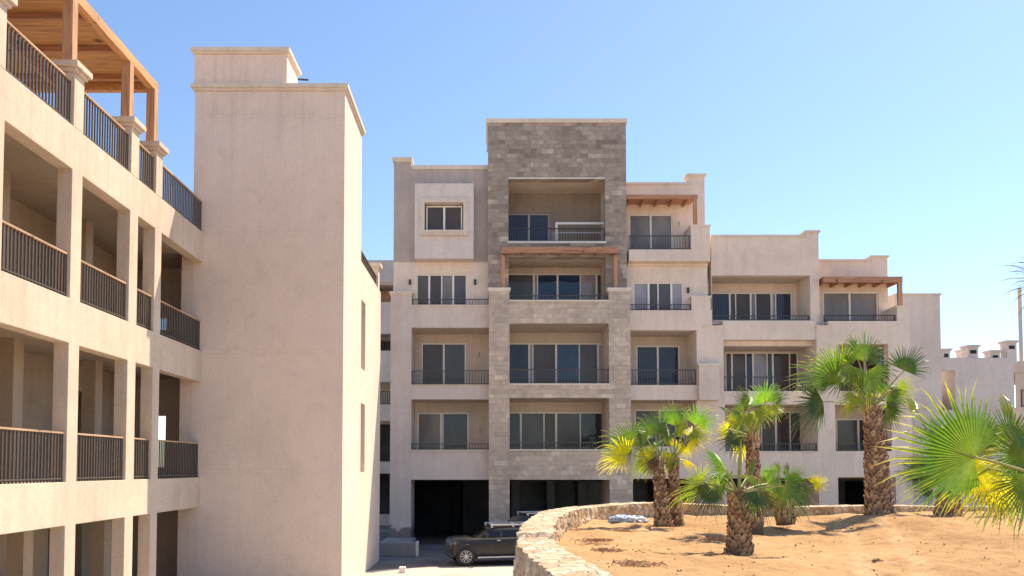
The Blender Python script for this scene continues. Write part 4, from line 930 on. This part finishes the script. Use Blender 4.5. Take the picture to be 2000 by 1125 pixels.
# ================================================================== VEHICLES
def suv(label, loc, rot, paint, rack, grp=None):
    root = thing('parked_car', label, 'car', loc, grp)
    Lc = 4.5
    # x along length (front = -x), local coordinates; sections: x, zlow, zbelt, halfw, 
    st = [(-2.0, .42, .80, .62), (-1.95, .32, 1.0, .80), (-1.78, .30, 1.08, .90), (-1.3, .30, 1.11, .925), (-.75, .30, 1.13, .92), (0, .28, 1.14, .92), (.9, .28, 1.15, .92), (1.7, .29, 1.15, .91), (2.12, .32, 1.12, .86), (2.25, .45, .95, .70)]
    def ringpts(x, zl, zb, hw):
        zm = (zl+zb)/2
        h = [(-hw*.80, zl), (-hw*.97, zl+.10), (-hw, zm), (-hw*.985, zb-.16), (-hw*.93, zb-.03), (-hw*.80, zb), (0, zb+.03), (hw*.80, zb), (hw*.93, zb-.03), (hw*.985, zb-.16), (hw, zm), (hw*.97, zl+.10), (hw*.80, zl), (0, zl)]
        return [Vector((x, y_, z_)) for y_, z_ in h]
    off = Vector(loc)
    def loft(secs, name, mt, parent=root, bev=0):
        V = [p+off for s in secs for p in s]; n = len(secs[0]); F_ = [(i*n+k, i*n+(k+1) % n, (i+1)*n+(k+1) % n, (i+1)*n+k) for i in range(len(secs)-1) for k in range(n)]
        F_ += [tuple(range(n)), tuple((len(secs)-1)*n+k for k in range(n))]
        q = MB(); q.add(V, F_); return q.build(name, mt, parent, smooth=True)
    loft([ringpts(*s) for s in st], 'body', paint)
    cab = [(-1.2, 1.09, .82, 1.10, .80), (-.45, 1.10, .84, 1.44, .70), (-.15, 1.1, .85, 1.52, .69), (.6, 1.1, .85, 1.55, .69), (1.5, 1.1, .84, 1.51, .67), (1.8, 1.1, .82, 1.42, .64), (2.13, 1.08, .78, 1.12, .76)]
    loft([[Vector((x, -w, zb)), Vector((x, -w2, zt-.06)), Vector((x, -w2*.86, zt)), Vector((x, w2*.86, zt)), Vector((x, w2, zt-.06)), Vector((x, w, zb))] for x, zb, w, zt, w2 in cab], 'cabin', paint)
    # side windows
    for sgn in (-1, 1):
        for (xa, xb, xc, xd) in ((-.62, .0, -.33, -.02), (.1, .82, .1, .82), (.92, 1.6, .92, 1.42)):
            q = MB(); zl, zh = 1.15, 1.40
            def sy(z): return sgn*(.855-(z-1.1)*.43+.006)
            q.add([off+Vector(p) for p in ((xa-.18 if xa < -.5 else xa, sy(zl), zl), (xb, sy(zl), zl), (xd, sy(zh), zh), (xc, sy(zh), zh), (xa-.18 if xa < -.5 else xa, sy(zl)-.02*sgn, zl), (xb, sy(zl)-.02*sgn, zl), (xd, sy(zh)-.02*sgn, zh), (xc, sy(zh)-.02*sgn, zh))], [(0,1,2,3), (4,7,6,5), (0,4,5,1), (1,5,6,2), (2,6,7,3), (3,7,4,0)])
            q.build('side_window', TG, root)
        q = MB(); q.tube([off+Vector((-.55, sgn*.88, 1.17)), off+Vector((-.58, sgn*1.02, 1.2))], [.03, .03], 6); q.box(off.x-.66, off.x-.52, off.y+sgn*1.0-.08, off.y+sgn*1.0+.08, off.z+1.12, off.z+1.28); q.build('mirror', M['lampblack'], root, bevel=.02)
        q = MB(); q.box(off.x-.95, off.x+1.0, off.y+sgn*.93-.06, off.y+sgn*.93+.06, off.z+.33, off.z+.38); q.build('running_board', CH, root, bevel=.01)
        q = MB(); q.tube([off+Vector((-1.93, sgn*.62, .88)), off+Vector((-1.82, sgn*.78, .92)), off+Vector((-1.68, sgn*.86, .96))], [.09, .10, .03], 10); q.build('headlight', LIT, root, smooth=True)
        for xh in (-.05, .88):
            q = MB(); q.box(off.x+xh-.1, off.x+xh+.04, off.y+sgn*.925-.01, off.y+sgn*.925+.012, off.z+1.0, off.z+1.03); q.build('door_handle', CH, root)
        q = MB(); 
        for xh in (-.72, .05, .87): q.box(off.x+xh-.006, off.x+xh+.006, off.y+sgn*.921-.004, off.y+sgn*.921+.004, off.z+.42, off.z+1.08)
        q.build('door_gap', M['lampblack'], root, split=1)
        for xw in (-1.42, 1.35):
            q = MB(); c_ = off+Vector((xw, sgn*.80, .395)); 
            q.tube([c_+Vector((0, sgn*s_, 0)) for s_ in (-.13, -.11, .11, .13)], [.33, .395, .395, .33], 28); wh = q.build('wheel', M['tyre'], root, smooth=False)
            q = MB(); q.tube([c_+Vector((0, sgn*s_, 0)) for s_ in (.05, .1)], [.235, .235], 24, 1)
            for k in range(5):
                an = k*2*math.pi/5+.3; d = Vector((math.cos(an), 0, math.sin(an))); e = Vector((-math.sin(an), 0, math.cos(an)))
                for o_ in (-.035, .035):
                    q.tube([c_+Vector((0, sgn*.135, 0))+e*o_*.4, c_+Vector((0, sgn*.13, 0))+d*.23+e*o_*1.6], .016, 6, 0)
            q.tube([c_+Vector((0, sgn*.10, 0)), c_+Vector((0, sgn*.145, 0))], .05, 12, 0)
            t_ = [c_+Vector((math.cos(a)*.235, sgn*.13, math.sin(a)*.235)) for a in [i*2*math.pi/24 for i in range(25)]]; q.tube(t_, .009, 6, 0, caps=False)
            q.build('rim', [CH, M['lampblack']], wh)
            q = MB(); ar = [c_+Vector((math.cos(a)*.46, sgn*.10, math.sin(a)*.46)) for a in [i*math.pi/16 for i in range(17)]]; q.tube(ar, .05, 8); q.build('wheel_arch', M['lampblack'], root, smooth=True)
    q = MB(); q.add([off+Vector(p) for p in ((-1.16, -.74, 1.14), (-1.16, .74, 1.14), (-.48, .62, 1.455), (-.48, -.62, 1.455), (-1.15, -.74, 1.10), (-1.15, .74, 1.10), (-.47, .62, 1.42), (-.47, -.62, 1.42))], [(0,1,2,3), (4,7,6,5), (0,4,5,1), (1,5,6,2), (2,6,7,3), (3,7,4,0)]); q.build('windscreen', TG, root)
    q = MB(); q.box(off.x-2.04, off.x-1.96, off.y-.45, off.y+.45, off.z+.55, off.z+.82); q.build('grille', M['lampblack'], root, bevel=.02)
    q = MB(); q.box(off.x-2.05, off.x-1.86, off.y-.8, off.y+.8, off.z+.34, off.z+.52); q.build('bumper', M['lampblack'], root, bevel=.04)
    q = MB()
    for sgn in (-1, 1):
        q.box(off.x-.35, off.x+1.55, off.y+sgn*.60-.035, off.y+sgn*.60+.035, off.z+1.59, off.z+1.645)
        for xh in (-.3, .6, 1.5): q.box(off.x+xh-.04, off.x+xh+.04, off.y+sgn*.60-.03, off.y+sgn*.60+.03, off.z+1.5, off.z+1.59)
    if rack:
        for xh in (-.2, .7, 1.5): q.box(off.x+xh-.04, off.x+xh+.04, off.y-.56, off.y+.56, off.z+1.61, off.z+1.64)
    q.build('roof_rack', CH, root, bevel=.01)
    root.rotation_euler = (0, 0, rot); root.scale = (.9, .9, .9)
    return root
TG = glass('tinted car glass', (.012, .012, .013), 1.5, .06)
CH = simple('satin aluminium', (.60, .59, .57), .45, .3, nvar=.05)
LIT = simple('headlight lens', (.10, .10, .10), .15, 0, .8)
M['tyre'] = simple('dusty tyre', (.022, .02, .019), .85)
paint = simple('dusty charcoal paint', (.020, .018, .017), .42, .2, .5, 3, .45, 0, .25)
paint2 = simple('dark navy paint', (.03, .032, .04), .3, .2, .5, 5, .3, 0, .4)
cl = pt(904, 1103, 27.9)
cl.x += .1
suv('dusty dark off-road car parked behind the stone wall, front wheel showing', (cl.x+.9*(1.42*math.cos(R(12))-.8*math.sin(R(12))), 27.9+.9*(.8*math.cos(R(12))+1.42*math.sin(R(12))), 0), R(12), paint, True, 'parked cars')
cl = pt(1060, 1000, 33)
suv('dark car with pale roof bars parked under the garage, only its roof visible', (cl.x+.4, 33.2, .18), R(200), paint2, True, 'parked cars')

# ================================================================== SMALL LITTER
def crumple(name, label, cat, c, r, mt, seed, flat=.5):
    rn = random.Random(seed); bm = bmesh.new(); bmesh.ops.create_icosphere(bm, subdivisions=4, radius=1)
    for v in bm.verts:
        p = v.co.copy(); k = 1+.45*noise.noise(p*2.2+Vector((seed, 0, 0)))+.25*noise.noise(p*5.5+Vector((0, seed, 0)))
        v.co = Vector((p.x*r*k*1.3, p.y*r*k, p.z*r*k*flat))
    me = bpy.data.meshes.new(name); bm.to_mesh(me); bm.free(); me.materials.append(mt)
    o = bpy.data.objects.new(name, me); COL.objects.link(o); o.location = c; tag(o, label, cat); return o
plast = simple('white plastic sack', (.70, .73, .78), .4, nscale=5, nvar=.25); plast2 = simple('blue grey plastic', (.45, .55, .68), .35, nscale=4, nvar=.4)
c = pt(1215, 1003, 15.9); c.z = sand_z(c.x, c.y)+.06
crumple('plastic_sack', 'crumpled white and blue plastic sack lying against the inner stone wall', 'sack', c, .2, plast2, 3)
c = pt(1245, 1003, 16.1); c.z = sand_z(c.x, c.y)+.05
crumple('plastic_sack', 'smaller pale crumpled sack right of the blue tinted one', 'sack', c, .15, plast, 5)
rk = simple('brown rock', (.30, .2, .13), .9, bmp=.6)
c = pt(1714, 1083, 10); c.z = sand_z(c.x, 10.3)+.02; c.y = 10.3; c.x = xs(1714, 1083, 10.3)
crumple('rock', 'small brown stone lying alone on the sand between the tyre tracks', 'stone', c, .045, rk, 8, .7)
def ground_pt(px, py):
    Y = 5.5
    while Y < 17 and sand_z(xs(px, py, Y), Y) < zz(py, Y): Y += .02
    return xs(px, py, Y), Y
def twigs(label, px, py, w, seed):
    rn = random.Random(seed); X, Y = ground_pt(px, py); mb = MB()
    for k in range(75):
        x0 = X+rn.gauss(0, w*.45); y0 = Y+rn.gauss(0, w*.35); z0 = sand_z(x0, y0)+.035; an = rn.gauss(0, .5); l_ = rn.uniform(.04, .14)
        mb.tube([(x0, y0, z0-.03), (x0+math.cos(an)*l_*.5, y0+math.sin(an)*l_*.5, z0+rn.uniform(-.01, .02)), (x0+math.cos(an)*l_, y0+math.sin(an)*l_, z0-.02)], .005, 4)
    o = mb.build('dry_weed', DW); tag(o, label, 'dry weeds', 'patches of dry weeds')
DW = simple('dry weed stalks', (.40, .22, .12), .9)
twigs('flat patch of dry brown weeds nearest the curved wall top', 1155, 1058, .3, 1)
twigs('dry weed patch in front of the twin palms, beyond the wall patch', 1210, 1040, .2, 2)
twigs('long dry weed patch low in the view below the twin palms', 1235, 1105, .35, 3)
twigs('dry weed patch between the wall and the squat palm', 1180, 1078, .25, 4)
twigs('thin dry weed patch left of the squat palm foot', 1395, 1055, .3, 5)

mb = MB(); rn = random.Random(77)
for k in range(420):
    Y = rn.uniform(6.5, 17); X = left_x(Y)+.5+rn.random()**1.3*9; r = rn.uniform(.004, .013)*(1 if rn.random() < .95 else 1.8); z = sand_z(X, Y)+.02
    pts = [Vector((X+rn.uniform(-.4, .4)*r, Y, z-r))]; n_ = 6
    mb.tube([(X, Y, z-r), (X+rn.uniform(-.3, .3)*r, Y, z-r*.2), (X, Y+.2*r, z+r*.6)], [r*.9, r*rn.uniform(1, 1.4), r*.5], 6)
o = mb.build('pebbles', rk); o['kind'] = 'stuff'; o['label'] = 'small brown pebbles and clods scattered over the sand bed'; o['category'] = 'pebbles'
